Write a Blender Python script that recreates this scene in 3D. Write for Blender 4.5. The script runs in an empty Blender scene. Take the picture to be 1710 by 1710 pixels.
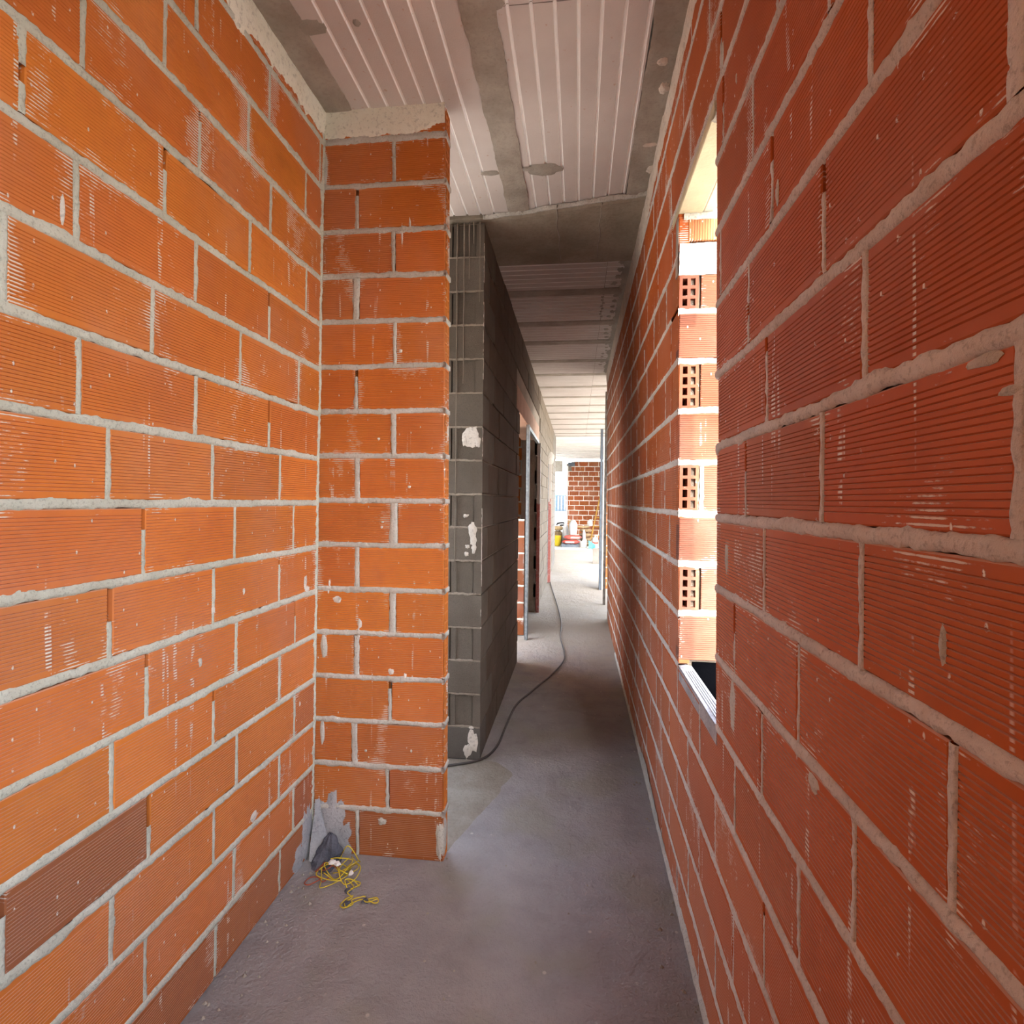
import bpy, math, random
from mathutils import Vector, Matrix, noise

random.seed(7)
SC = bpy.context.scene
COL = SC.collection
H = 1.37                       # eye height above the slab
ZC = 2.832                     # ceiling height

# ------------------------------------------------------------------ camera
def make_camera(f_px=922.04, yaw=0.11773, pitch=-0.01997, roll=0.01018):
    cy, sy = math.cos(yaw), math.sin(yaw)
    f0 = Vector((-sy, cy, 0)); r0 = Vector((cy, sy, 0)); u0 = Vector((0, 0, 1))
    cp, sp = math.cos(pitch), math.sin(pitch)
    f1 = cp*f0 + sp*u0; u1 = cp*u0 - sp*f0
    cr, sr = math.cos(roll), math.sin(roll)
    r2 = cr*r0 + sr*u1; u2 = cr*u1 - sr*r0
    m = Matrix(((r2.x, u2.x, -f1.x, 0), (r2.y, u2.y, -f1.y, 0), (r2.z, u2.z, -f1.z, H), (0, 0, 0, 1)))
    cd = bpy.data.cameras.new('camera'); cam = bpy.data.objects.new('camera', cd)
    cd.sensor_width = 36.0; cd.lens = f_px/1710*36.0; cd.clip_start = 0.02; cd.clip_end = 300
    COL.objects.link(cam); cam.matrix_world = m
    SC.camera = cam
make_camera()

# ------------------------------------------------------------------ sky, sun, exposure
SUN_EL = math.radians(36)
SUN_DIR = Vector((-0.125, 0.992, 0)).normalized()*math.cos(SUN_EL) + Vector((0, 0, -math.sin(SUN_EL)))   # the way the light travels
w = bpy.data.worlds.new('sky'); SC.world = w; w.use_nodes = True
wn = w.node_tree; wn.nodes.clear()
sky = wn.nodes.new('ShaderNodeTexSky'); sky.sky_type = 'NISHITA'; sky.sun_disc = False
sky.sun_elevation = SUN_EL; sky.sun_rotation = math.atan2(-SUN_DIR.x, -SUN_DIR.y)
sky.air_density = 1.0; sky.dust_density = 3.0; sky.ozone_density = 1.0
bg = wn.nodes.new('ShaderNodeBackground'); bg.inputs['Strength'].default_value = 0.85
wo = wn.nodes.new('ShaderNodeOutputWorld')
hs = wn.nodes.new('ShaderNodeHueSaturation'); hs.inputs['Saturation'].default_value = 0.5
wn.links.new(sky.outputs[0], hs.inputs['Color']); wn.links.new(hs.outputs[0], bg.inputs[0]); wn.links.new(bg.outputs[0], wo.inputs[0])
sd = bpy.data.lights.new('sun', 'SUN'); sd.energy = 3.6; sd.angle = math.radians(0.6); sd.color = (1.0, 0.93, 0.80)
sun = bpy.data.objects.new('sun', sd); COL.objects.link(sun)
sun.rotation_euler = SUN_DIR.to_track_quat('-Z', 'Y').to_euler(); sun.location = (2, -4, 8)
def portal(name, loc, rot, sx, sy):
    d = bpy.data.lights.new(name, 'AREA'); d.shape = 'RECTANGLE'; d.size = sx; d.size_y = sy; d.cycles.is_portal = True
    o = bpy.data.objects.new(name, d); o.location = loc; o.rotation_euler = rot; COL.objects.link(o)
SC.view_settings.view_transform = 'Standard'; SC.view_settings.look = 'None'
SC.view_settings.exposure = 1.28; SC.view_settings.gamma = 1.0; SC.view_settings.use_curve_mapping = False
SC.cycles.diffuse_bounces = 7; SC.cycles.max_bounces = 10

# ------------------------------------------------------------------ materials
class NT:
    def __init__(s, name, rough=0.9, spec=0.3):
        s.m = bpy.data.materials.new(name); s.m.use_nodes = True
        s.t = s.m.node_tree; s.n = s.t.nodes; s.b = s.n['Principled BSDF']
        s.b.inputs['Roughness'].default_value = rough
        s.b.inputs['Specular IOR Level'].default_value = spec
    def add(s, typ, **kw):
        nd = s.n.new(typ)
        for k, v in kw.items(): setattr(nd, k, v)
        return nd
    def link(s, a, b): s.t.links.new(a, b)
    def val(s, sock, v):
        if isinstance(v, (int, float, tuple)): sock.default_value = v
        else: s.link(v, sock)
    def math(s, op, a, b=None, c=None, clamp=False):
        nd = s.add('ShaderNodeMath', operation=op, use_clamp=clamp)
        s.val(nd.inputs[0], a)
        if b is not None: s.val(nd.inputs[1], b)
        if c is not None: s.val(nd.inputs[2], c)
        return nd.outputs[0]
    def noise(s, vec, scale, detail=4, rough=0.55, dist=0.0):
        nd = s.add('ShaderNodeTexNoise'); nd.inputs['Scale'].default_value = scale
        nd.inputs['Detail'].default_value = detail; nd.inputs['Roughness'].default_value = rough
        nd.inputs['Distortion'].default_value = dist
        s.link(vec, nd.inputs['Vector']); return nd.outputs['Fac']
    def ramp(s, fac, a, b, lo=0.0, hi=1.0):
        nd = s.add('ShaderNodeMapRange', interpolation_type='SMOOTHSTEP')
        s.link(fac, nd.inputs[0]); nd.inputs[1].default_value = a; nd.inputs[2].default_value = b
        nd.inputs[3].default_value = lo; nd.inputs[4].default_value = hi
        return nd.outputs[0]
    def mix(s, fac, a, b, mode='MIX'):
        nd = s.add('ShaderNodeMix', data_type='RGBA', blend_type=mode)
        s.val(nd.inputs[0], fac)
        for sock, v in ((nd.inputs[6], a), (nd.inputs[7], b)):
            if isinstance(v, tuple): sock.default_value = (v[0], v[1], v[2], 1)
            else: s.link(v, sock)
        return nd.outputs[2]
    def vscale(s, vec, sc):
        nd = s.add('ShaderNodeVectorMath', operation='MULTIPLY'); s.link(vec, nd.inputs[0]); nd.inputs[1].default_value = sc
        return nd.outputs[0]
    def pos(s): return s.add('ShaderNodeNewGeometry').outputs['Position']
    def bump(s, height, dist=0.002, strength=1.0):
        nd = s.add('ShaderNodeBump'); nd.inputs['Distance'].default_value = dist; nd.inputs['Strength'].default_value = strength
        s.link(height, nd.inputs['Height']); s.link(nd.outputs[0], s.b.inputs['Normal'])
    def color(s, c): s.val(s.b.inputs['Base Color'], (c[0], c[1], c[2], 1) if isinstance(c, tuple) else c)

def mat_plain(name, col, rough=0.7, spec=0.3, metal=0.0, var=0.18, scale=14, bump=0.0015, bscale=90):
    s = NT(name, rough, spec); p = s.pos()
    n = s.noise(p, scale, 5)
    d = tuple(c*(1-var) for c in col); l = tuple(min(1, c*(1+var)) for c in col)
    s.color(s.mix(s.ramp(n, .3, .7), d, l))
    s.b.inputs['Metallic'].default_value = metal
    if bump: s.bump(s.noise(p, bscale, 4), bump)
    return s.m

def mat_brick(name, smear=0.0, grooves=21, gdark=.5, ledge=0.0, clay=((0.59, 0.192, 0.036), (0.70, 0.244, 0.045))):
    s = NT(name, 0.72, 0.32)
    uv = s.add('ShaderNodeUVMap').outputs[0]
    sep = s.add('ShaderNodeSeparateXYZ'); s.link(uv, sep.inputs[0]); u, v = sep.outputs[0], sep.outputs[1]
    oi = s.add('ShaderNodeObjectInfo'); rnd = oi.outputs['Random']; tint = oi.outputs['Color']
    p = s.pos()
    # extruded grooves: plain bands along the top and bottom edges
    ph = s.math('MULTIPLY', v, grooves*2*math.pi)
    cosv = s.math('COSINE', ph)
    groove = s.ramp(cosv, 0.25, 0.95)                       # 1 in a groove
    band = s.math('MULTIPLY', s.ramp(v, 0.035, 0.05), s.ramp(v, 0.95, 0.965, 1.0, 0.0))
    groove = s.math('MULTIPLY', groove, band)
    # clay colour
    n1 = s.noise(p, 3.1, 4); n2 = s.noise(p, 26, 5)
    c = s.mix(s.ramp(n1, .3, .7), clay[0], clay[1])
    c = s.mix(s.math('MULTIPLY', rnd, 0.55), c, (0.57, 0.165, 0.038))
    c = s.mix(s.math('MULTIPLY', s.ramp(n2, .42, .75), 0.30), c, (0.47, 0.130, 0.038))
    c = s.mix(s.math('MULTIPLY', groove, gdark), c, (0.30, 0.080, 0.019))  # grooves darkened: grime, plus their shade put into the colour
    c = s.mix(1.0, c, tint, 'MULTIPLY')
    if ledge:   # dust lies on the little upward-facing ledges of the notches
        gn = s.add('ShaderNodeNewGeometry'); sz = s.add('ShaderNodeSeparateXYZ'); s.link(gn.outputs['True Normal'], sz.inputs[0])
        c = s.mix(s.math('MULTIPLY', s.ramp(sz.outputs[2], .3, .7), ledge), c, (0.56, 0.36, 0.28))
    # haze of lime dust, strongest near the ends and along some courses
    dust = s.math('MULTIPLY', s.ramp(s.noise(p, 2.3, 5), .42, .75), 0.22)
    c = s.mix(dust, c, (0.52, 0.33, 0.27))
    # mortar smears dragged over the ribs
    eu = s.math('ABSOLUTE', s.math('SUBTRACT', u, 0.5)); ev = s.math('ABSOLUTE', s.math('SUBTRACT', v, 0.5))
    edge = s.math('ADD', s.ramp(eu, .34, .5, 0, .075), s.ramp(ev, .34, .5, 0, .06))
    rib = s.ramp(cosv, -0.9, 0.35, 0.085, -0.06)
    p3 = s.vscale(p, (1.0, 1.0, 0.55))
    big = s.noise(p3, 7.5, 3, .5, .4)
    fine = s.noise(s.vscale(p, (1, 1, 2.2)), 60, 4, .6)
    val = s.math('ADD', s.math('ADD', s.math('MULTIPLY', big, 0.75), s.math('MULTIPLY', fine, 0.30)), s.math('ADD', edge, rib))
    sm = s.ramp(val, 0.715 - smear, 0.775 - smear)
    sm = s.math('MULTIPLY', sm, 0.85)
    # little flicks of lime
    sp = s.add('ShaderNodeSeparateXYZ'); s.link(p, sp.inputs[0])
    cb = s.add('ShaderNodeCombineXYZ'); s.link(s.math('ADD', sp.outputs[0], sp.outputs[1]), cb.inputs[0]); s.link(sp.outputs[2], cb.inputs[1]); flat = cb.outputs[0]
    vo = s.add('ShaderNodeTexVoronoi', voronoi_dimensions='2D'); vo.inputs['Scale'].default_value = 20; s.link(s.vscale(flat, (1.25, .7, 1)), vo.inputs['Vector'])
    cell = s.add('ShaderNodeSeparateColor'); s.link(vo.outputs['Color'], cell.inputs[0])
    dot = s.math('MULTIPLY', s.ramp(vo.outputs['Distance'], .03, .07, 1, 0), s.ramp(cell.outputs[0], .72, .76))
    dot = s.math('MULTIPLY', dot, s.ramp(s.noise(p, 170, 2), .40, .5))
    # dashed vertical trails where wet mortar slid over the ribs
    col = s.ramp(s.noise(s.vscale(flat, (38, 1.6, 1)), 1.0, 2, .4), .655, .70)
    col = s.math('MULTIPLY', s.math('MULTIPLY', col, s.ramp(cosv, .35, -.35)), s.ramp(s.noise(p, 26, 3), .46, .54))
    dot = s.math('MAXIMUM', dot, col)
    sm = s.math('MAXIMUM', sm, dot)
    c = s.mix(sm, c, (0.74, 0.70, 0.64))
    s.color(c)
    hgt = s.math('SUBTRACT', s.math('ADD', s.math('MULTIPLY', sm, .45), s.math('MULTIPLY', n2, .12)), s.math('MULTIPLY', groove, 1.0 if gdark else 0.0))
    s.bump(hgt, 0.0022, 0.9)
    return s.m

def mat_mortar(name, a, b, scale=150):
    s = NT(name, 0.95, 0.15); p = s.pos()
    n = s.noise(p, 9, 5); g = s.noise(p, scale, 5, .7)
    c = s.mix(s.ramp(n, .3, .7), a, b)
    c = s.mix(s.math('MULTIPLY', s.ramp(g, .52, .64), .42), c, tuple(x*.42 for x in a))
    s.color(c); s.bump(s.math('ADD', g, s.math('MULTIPLY', n, .4)), 0.006, 0.8)
    return s.m

def mat_concrete(name, a, b, scale=2.0, grain=60, bump=0.004, pit=True):
    s = NT(name, 0.92, 0.2); p = s.pos()
    n = s.noise(p, scale, 6, .6); g = s.noise(p, grain, 5, .65)
    c = s.mix(s.ramp(n, .3, .7), a, b)
    c = s.mix(s.math('MULTIPLY', s.ramp(g, .45, .75), .30), c, tuple(x*.55 for x in a))
    s.color(c); s.bump(g, bump, .7)
    return s.m

def mat_floor():
    s = NT('floor_slab', 0.93, 0.22); p = s.pos()
    n = s.noise(p, 1.3, 6, .6); n2 = s.noise(p, 6.5, 6, .62, .3); g = s.noise(p, 95, 5, .7)
    c = s.mix(s.ramp(n, .3, .7), (0.295, 0.280, 0.292), (0.365, 0.350, 0.360))
    c = s.mix(s.math('MULTIPLY', s.ramp(n2, .46, .72), .45), c, (0.39, 0.375, 0.37))
    c = s.mix(s.math('MULTIPLY', s.ramp(n2, .52, .28), .35), c, (0.205, 0.190, 0.190))
    c = s.mix(s.math('MULTIPLY', s.ramp(g, .5, .75), .25), c, (0.20, 0.17, 0.16))
    vo = s.add('ShaderNodeTexVoronoi'); vo.inputs['Scale'].default_value = 15; s.link(p, vo.inputs['Vector'])
    cell = s.add('ShaderNodeSeparateColor'); s.link(vo.outputs['Color'], cell.inputs[0])
    dot = s.math('MULTIPLY', s.ramp(vo.outputs['Distance'], .05, .12, 1, 0), s.ramp(cell.outputs[0], .72, .76))
    n4 = s.noise(p, 2.9, 3, .5)
    c = s.mix(s.math('MULTIPLY', s.ramp(n4, .48, .66), .55), c, (0.30, 0.285, 0.235))
    c = s.mix(s.math('MULTIPLY', dot, .6), c, (0.62, 0.56, 0.52))
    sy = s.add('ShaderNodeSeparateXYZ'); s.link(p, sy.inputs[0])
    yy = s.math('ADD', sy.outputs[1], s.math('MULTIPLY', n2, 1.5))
    c = s.mix(s.math('MULTIPLY', s.ramp(yy, 4.4, 6.2), .75), c, (0.42, 0.365, 0.285))  # tan dust further in; its lift also paints the warm door light
    s.color(c)
    s.bump(s.math('ADD', s.math('MULTIPLY', g, .5), s.math('ADD', s.math('MULTIPLY', n2, 1.5), s.math('ADD', s.math('MULTIPLY', n, 2), s.noise(p, 32, 5, .7)))), 0.014, 0.8)
    return s.m

def mat_foam():
    s = NT('pink_foam', 0.85, 0.25); p = s.pos()
    n = s.noise(p, 2.2, 5); sp = s.noise(p, 42, 3)
    c = s.mix(s.ramp(n, .3, .7), (0.53, 0.475, 0.45), (0.62, 0.575, 0.55))
    c = s.mix(s.math('MULTIPLY', s.ramp(sp, .66, .74), .6), c, (0.46, 0.27, 0.18))
    s.color(c); s.bump(s.noise(p, 240, 3), 0.001, .5)
    return s.m

def mat_block():
    s = NT('concrete_block', 0.95, 0.15); p = s.pos()
    oi = s.add('ShaderNodeObjectInfo')
    n = s.noise(p, 5, 5); g = s.noise(p, 210, 4, .75)
    c = s.mix(s.ramp(n, .3, .7), (0.185, 0.168, 0.147), (0.25, 0.230, 0.205))
    c = s.mix(s.math('MULTIPLY', s.ramp(g, .5, .66), .55), c, (0.12, 0.11, 0.10))
    c = s.mix(s.math('MULTIPLY', oi.outputs['Random'], .3), c, (0.185, 0.172, 0.155))
    c = s.mix(1.0, c, oi.outputs['Color'], 'MULTIPLY')
    s.color(c); s.bump(g, 0.005, .8)
    return s.m

def mat_two_tone(name, top, low, zsplit):
    s = NT(name, 0.6, 0.4); p = s.pos()
    sep = s.add('ShaderNodeSeparateXYZ'); s.link(p, sep.inputs[0])
    n = s.noise(p, 14, 5)
    z = s.math('ADD', sep.outputs[2], s.math('MULTIPLY', s.math('SUBTRACT', n, .5), .5))
    c = s.mix(s.ramp(z, zsplit-.02, zsplit+.02), low, top)
    c = s.mix(s.math('MULTIPLY', s.ramp(s.noise(p, 40, 4), .5, .7), .5), c, (0.45, 0.40, 0.37))
    s.color(c); s.bump(n, .002)
    return s.m

M = {}
M['brick'] = mat_brick('clay_brick'); M['brick_l'] = mat_brick('ribbed_brick', 0, gdark=0.0, ledge=.45, clay=((0.56, 0.166, 0.026), (0.66, 0.214, 0.034))); M['brick_r'] = mat_brick('ribbed_brick_clean', -.010, gdark=0.0, ledge=.75, clay=((0.55, 0.150, 0.030), (0.65, 0.19, 0.038)))
M['mortar'] = mat_mortar('lime_mortar', (0.56, 0.575, 0.49), (0.68, 0.70, 0.62))
M['mortar_r'] = mat_mortar('grey_mortar', (0.53, 0.525, 0.475), (0.67, 0.665, 0.62))
M['mortar_d'] = mat_mortar('dull_mortar', (0.60, 0.575, 0.54), (0.74, 0.715, 0.68)); M['core'] = mat_mortar('joint_depth', (0.20, 0.17, 0.14), (0.27, 0.23, 0.19))
M['plaster'] = mat_mortar('cream_plaster', (0.84, 0.83, 0.71), (0.90, 0.90, 0.80), 60)
M['plaster_r'] = mat_mortar('pinkish_plaster', (0.66, 0.58, 0.50), (0.74, 0.67, 0.60), 60)
M['cement'] = mat_concrete('grey_cement', (0.30, 0.275, 0.235), (0.42, 0.39, 0.345), 5, 80)
M['joist'] = mat_concrete('concrete_joist', (0.30, 0.265, 0.225), (0.42, 0.38, 0.33), 6, 70)
M['beam'] = mat_concrete('concrete_beam', (0.26, 0.225, 0.175), (0.38, 0.335, 0.27), 4, 50)
M['foam'] = mat_foam(); M['foam_clean'] = mat_plain('clean_foam', (0.90, 0.89, 0.88), .8, .2, var=.03, bump=0)
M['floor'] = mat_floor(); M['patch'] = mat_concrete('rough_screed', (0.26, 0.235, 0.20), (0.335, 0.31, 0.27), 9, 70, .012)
M['block'] = mat_block()
M['blockmortar'] = mat_mortar('block_mortar', (0.30, 0.26, 0.215), (0.38, 0.335, 0.28))
M['white_mortar'] = mat_mortar('white_mortar', (0.62, 0.585, 0.53), (0.78, 0.75, 0.70), 70)
M['bluegrey'] = mat_mortar('blue_grey_mortar', (0.36, 0.375, 0.41), (0.50, 0.51, 0.54), 110)
M['ground'] = mat_concrete('dry_ground', (0.42, 0.37, 0.31), (0.52, 0.47, 0.40), .5, 20)
M['render'] = mat_concrete('cement_render', (0.50, 0.47, 0.43), (0.60, 0.57, 0.53), 2, 60)
M['cable'] = mat_plain('black_rubber', (0.055, 0.05, 0.05), .5, .4)
M['yellow'] = mat_plain('yellow_plastic', (0.62, 0.50, 0.04), .45, .4, bump=0)
M['redwire'] = mat_plain('red_plastic', (0.36, 0.09, 0.05), .45, .4, bump=0)
M['whiteplastic'] = mat_plain('white_plastic', (0.78, 0.78, 0.76), .45, .4, var=.06)
M['darklump'] = mat_mortar('dark_mortar', (0.085, 0.095, 0.125), (0.15, 0.16, 0.20), 120)
M['galv'] = mat_plain('galvanised_steel', (0.27, 0.29, 0.30), .5, .5, .5, .25, 30)
M['jamb'] = mat_two_tone('jamb_render', (0.55, 0.50, 0.46), (0.40, 0.13, 0.11), 1.35)
M['darkwood'] = mat_plain('weathered_wood', (0.12, 0.10, 0.085), .8, .2, var=.4)
M['wood'] = mat_plain('raw_pine', (0.60, 0.45, 0.22), .75, .25, var=.2, scale=7)
M['board'] = mat_plain('white_board', (0.72, 0.70, 0.60), .8, .2, var=.08)
M['yellowplank'] = mat_plain('yellow_plank', (0.60, 0.54, 0.37), .8, .2, var=.15, scale=5)
M['blacksheet'] = mat_plain('flat_black', (0.0012, 0.0013, 0.0018), 1.0, 0.0, var=.3)
M['lintel'] = mat_concrete('pink_lintel', (0.46, 0.31, 0.235), (0.54, 0.375, 0.29), 4, 60)
M['sack_white'] = mat_plain('white_sack', (0.40, 0.41, 0.43), .7, .3, var=.1, bump=.006, bscale=22)
M['sack_brown'] = mat_plain('paper_sack', (0.20, 0.14, 0.08), .85, .2, var=.25, bump=.01, bscale=18)
M['sack_red'] = mat_plain('red_sack', (0.42, 0.07, 0.055), .7, .3, var=.2)
M['teal'] = mat_plain('teal_cloth', (0.09, 0.30, 0.32), .9, .2, var=.25)
M['slate'] = mat_plain('slate_plastic', (0.10, 0.12, 0.145), .6, .3)
M['ladder'] = mat_plain('ladder_yellow', (0.50, 0.28, 0.05), .5, .4, var=.1)
M['fence'] = mat_plain('fence_paint', (0.10, 0.15, 0.20), .5, .4, .2)
M['blue'] = mat_plain('pale_blue_sheet', (0.08, 0.19, 0.27), .6, .3)
M['whitewall'] = mat_concrete('white_wall', (0.74, 0.73, 0.70), (0.82, 0.81, 0.79), 2, 40)
M['kerb'] = mat_concrete('pale_slab', (0.42, 0.42, 0.40), (0.52, 0.52, 0.50), 2, 40)
M['jug'] = mat_plain('jug_plastic', (0.36, 0.36, 0.35), .45, .4, var=.06)
M['bucket'] = mat_plain('bucket_yellow', (0.42, 0.32, 0.02), .45, .4, var=.06)
M['pine'] = mat_plain('dull_pine', (0.30, 0.22, 0.12), .8, .25, var=.2, scale=7)
M['black'] = mat_plain('matt_black', (0.02, 0.02, 0.02), .6, .3)

# ------------------------------------------------------------------ mesh helpers
class MB:
    def __init__(s): s.v = []; s.f = []; s.uv = None
    def quadgrid(s, rows):
        """rows: list of equal-length point lists"""
        b = len(s.v); n = len(rows[0])
        for r in rows: s.v.extend(r)
        for i in range(len(rows)-1):
            for j in range(n-1):
                a = b + i*n + j
                s.f.append((a, a+1, a+n+1, a+n))
    def box(s, x0, x1, y0, y1, z0, z1):
        b = len(s.v)
        s.v += [(x0,y0,z0),(x1,y0,z0),(x1,y1,z0),(x0,y1,z0),(x0,y0,z1),(x1,y0,z1),(x1,y1,z1),(x0,y1,z1)]
        s.f += [tuple(b+i for i in q) for q in ((0,3,2,1),(4,5,6,7),(0,1,5,4),(1,2,6,5),(2,3,7,6),(3,0,4,7))]
    def cbox(s, x0, x1, y0, y1, z0, z1, c):
        """box with chamfered edges (three stacked octagon-free rings)"""
        b = len(s.v)
        for z, k in ((z0, c), (z0+c, 0), (z1-c, 0), (z1, c)):
            s.v += [(x0+k,y0+k,z),(x1-k,y0+k,z),(x1-k,y1-k,z),(x0+k,y1-k,z)]
        s.f.append((b+3,b+2,b+1,b)); s.f.append((b+12,b+13,b+14,b+15))
        for r in range(3):
            for i in range(4):
                j = (i+1) % 4
                s.f.append((b+r*4+i, b+r*4+j, b+r*4+4+j, b+r*4+4+i))
    def tube(s, pts, r, n=6, cap=True):
        pts = [Vector(p) for p in pts]; b = len(s.v); up = Vector((0, 0, 1))
        for i, p in enumerate(pts):
            t = (pts[min(i+1, len(pts)-1)] - pts[max(i-1, 0)]).normalized()
            a = t.cross(up if abs(t.z) < .9 else Vector((1, 0, 0))).normalized(); c = a.cross(t)
            rr = r[i] if isinstance(r, (list, tuple)) else r
            for k in range(n):
                an = 2*math.pi*k/n
                s.v.append(tuple(p + rr*(math.cos(an)*a + math.sin(an)*c)))
        for i in range(len(pts)-1):
            for k in range(n):
                k2 = (k+1) % n
                s.f.append((b+i*n+k, b+i*n+k2, b+(i+1)*n+k2, b+(i+1)*n+k))
        if cap:
            s.f.append(tuple(b+k for k in reversed(range(n)))); e = b+(len(pts)-1)*n
            s.f.append(tuple(e+k for k in range(n)))
    def lathe(s, prof, cx, cy, n=14):
        b = len(s.v)
        for r, z in prof:
            for k in range(n):
                an = 2*math.pi*k/n; s.v.append((cx+r*math.cos(an), cy+r*math.sin(an), z))
        for i in range(len(prof)-1):
            for k in range(n):
                k2 = (k+1) % n
                s.f.append((b+i*n+k, b+i*n+k2, b+(i+1)*n+k2, b+(i+1)*n+k))
        s.f.append(tuple(b+k for k in reversed(range(n)))); e = b+(len(prof)-1)*n
        s.f.append(tuple(e+k for k in range(n)))
    def build(s, name, mat, parent=None, origin=None, smooth=False):
        me = bpy.data.meshes.new(name)
        vs = s.v
        if origin is not None:
            ox, oy, oz = origin; vs = [(x-ox, y-oy, z-oz) for x, y, z in vs]
        me.from_pydata(vs, [], s.f); me.update()
        me.materials.append(mat)
        if s.uv is not None:
            l = me.uv_layers.new(name='UVMap')
            for lp in me.loops: l.data[lp.index].uv = s.uv[lp.vertex_index]
        if smooth:
            for pl in me.polygons: pl.use_smooth = True
        o = bpy.data.objects.new(name, me); COL.objects.link(o)
        if origin is not None: o.location = origin
        if parent is not None:
            o.parent = parent
            if origin is not None: o.location = Vector(origin) - parent.location
            else: o.location = -parent.location
        return o

def struct(o, label):
    o['kind'] = 'structure'; o['label'] = label; return o
def tag(o, label, cat, group=None):
    o['label'] = label; o['category'] = cat
    if group: o['group'] = group
    return o
def empty(name, loc, label, cat, group=None):
    o = bpy.data.objects.new(name, None); COL.objects.link(o); o.location = loc; o.empty_display_size = .1
    return tag(o, label, cat, group)
def nz(x, y, z=0.0): return noise.noise((x, y, z))

# a wall frame turns (u along, n out of the face, v up) into a world point
def frame_left(u, n, v): return (-0.989 + 0.014*(v-H) + n, u, v)
def frame_right(u, n, v): return (0.334 - 0.016*(v-H) - n, u, v)
def frame_pier(u, n, v): return (u - 0.004*(v-H), 2.023 - n, v)
def frame_ceil(u, n, v): return (u, v, ZC - n)          # u = x, v = y
def frame_floor(u, n, v): return (u, v, n)
def frame_blockend(u, n, v): return (u, 2.843 - n, v)
def frame_blockside(u, n, v): return (-0.494 + n, u, v)

def brick_obj(fr, u0, u1, v0, v1, parent, depth=0.034, tint=(1, 1, 1), jit=0.0014, mat='brick', name='brick', flip=False, n0=0.0, rot=False, ribs=False):
    r = lambda: random.uniform(-jit, jit)
    n = n0 + random.uniform(-.0012, .0012); c = 0.0022
    A = [(u0+r(), v0+r()), (u1+r(), v0+r()), (u1+r(), v1+r()), (u0+r(), v1+r())]
    sg = ((1, 1), (-1, 1), (-1, -1), (1, -1))
    mb = MB(); uv = []
    for lvl in range(3):
        for (u, v), (su, sv) in zip(A, sg):
            k = c if lvl == 2 else 0.0
            nn = n - depth if lvl == 0 else (n - c if lvl == 1 else n)
            mb.v.append(fr(u+su*k, nn, v+sv*k))
            uv.append(((u-u0)/(u1-u0), (v-v0)/(v1-v0)))
    for l in range(2):
        for i in range(4):
            j = (i+1) % 4; mb.f.append((l*4+i, l*4+j, l*4+4+j, l*4+4+i))
    if not ribs: mb.f.append((8, 9, 10, 11))
    else:
        # extruded ribs: a notch every 7 mm or so between plain bands along both edges
        (a0, b0), (a1, b1) = (A[0][0]+c, A[0][1]+c), (A[1][0]-c, A[1][1]+c)
        (a3, b3), (a2, b2) = (A[3][0]+c, A[3][1]-c), (A[2][0]-c, A[2][1]-c)
        hh = v1 - v0; prof = [(0.0, 0.0)]; ng = max(3, int((hh-.014)/.0073)); t0 = (hh - (ng-1)*.0073)/2/hh
        for g in range(ng):
            t = t0 + g*.0073/hh; e = 1.0/hh
            prof += [(t-.0014*e, 0.0), (t-.0004*e, -.0021), (t+.0009*e, 0.0)]
        prof.append((1.0, 0.0)); st = len(mb.v)
        for t, d in prof:
            mb.v.append(fr(a0+(a3-a0)*t, n+d, b0+(b3-b0)*t)); mb.v.append(fr(a1+(a2-a1)*t, n+d, b1+(b2-b1)*t)); uv += [(.01, t), (.99, t)]
        for i in range(len(prof)-1): mb.f.append((st+2*i, st+2*i+1, st+2*i+3, st+2*i+2))
    if flip: mb.f = [tuple(reversed(q)) for q in mb.f]
    mb.uv = [(b_, a_) for a_, b_ in uv] if rot else uv
    o = mb.build(name, M[mat], parent, origin=fr((u0+u1)/2, n-depth/2, (v0+v1)/2))
    o.color = (tint[0], tint[1], tint[2], 1)
    return o

def bed_strip(mb, fr, u0, u1, v, h, step, bulge=0.002, rag=0.0030, seed=0.0, vertical=False, nbase=0.0):
    """ragged bead of mortar along u (or along v when vertical)"""
    m = max(2, int((u1-u0)/step)+1); rows = []
    for i in range(m+1):
        s = u0 + (u1-u0)*i/m
        wv = nz(s*3.1, seed)*0.0035
        lump = max(0.0, nz(s*9, seed+7.7)-0.28)*0.018
        lump2 = max(0.0, nz(s*8, seed+3.3)-0.30)*0.018
        top = h/2 + 0.0015 + nz(s*60, seed+1)*rag*1.6 + nz(s*14, seed+5)*rag + lump2
        bot = h/2 + 0.0015 + nz(s*60, seed+2)*rag*1.6 + nz(s*14, seed+9)*rag + lump
        row = []
        for t, nn in ((-1, -.0035), (-.82, .0006), (-.35, bulge), (.3, bulge), (.82, .0006), (1, -.0035)):
            c = v + wv + t*(top if t > 0 else bot)
            d = nbase + nn + (nz(s*75, c*75, seed)*0.0020 + nz(s*30, c*30, seed)*0.0012 if abs(t) < .9 else 0)
            row.append(fr(c, d, s) if vertical else fr(s, d, c))
        rows.append(row)
    mb.quadgrid(rows)

def ragged_patch(mb, fr, u0, u1, lo, hi, step, thick=0.004, rows=5, seed=0.0):
    """sheet of plaster between lo(u) and hi(u)"""
    m = max(2, int((u1-u0)/step)); R = []
    for i in range(m+1):
        u = u0 + (u1-u0)*i/m; a, b = lo(u), hi(u); r = []
        for k in range(rows+1):
            t = k/rows; v = a + (b-a)*t
            n = -0.001 if k == 0 else thick + nz(u*14, v*14, seed)*0.003 + nz(u*50, v*50, seed)*.001
            r.append(fr(u, n, v))
        R.append(r)
    mb.quadgrid(R)

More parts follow.
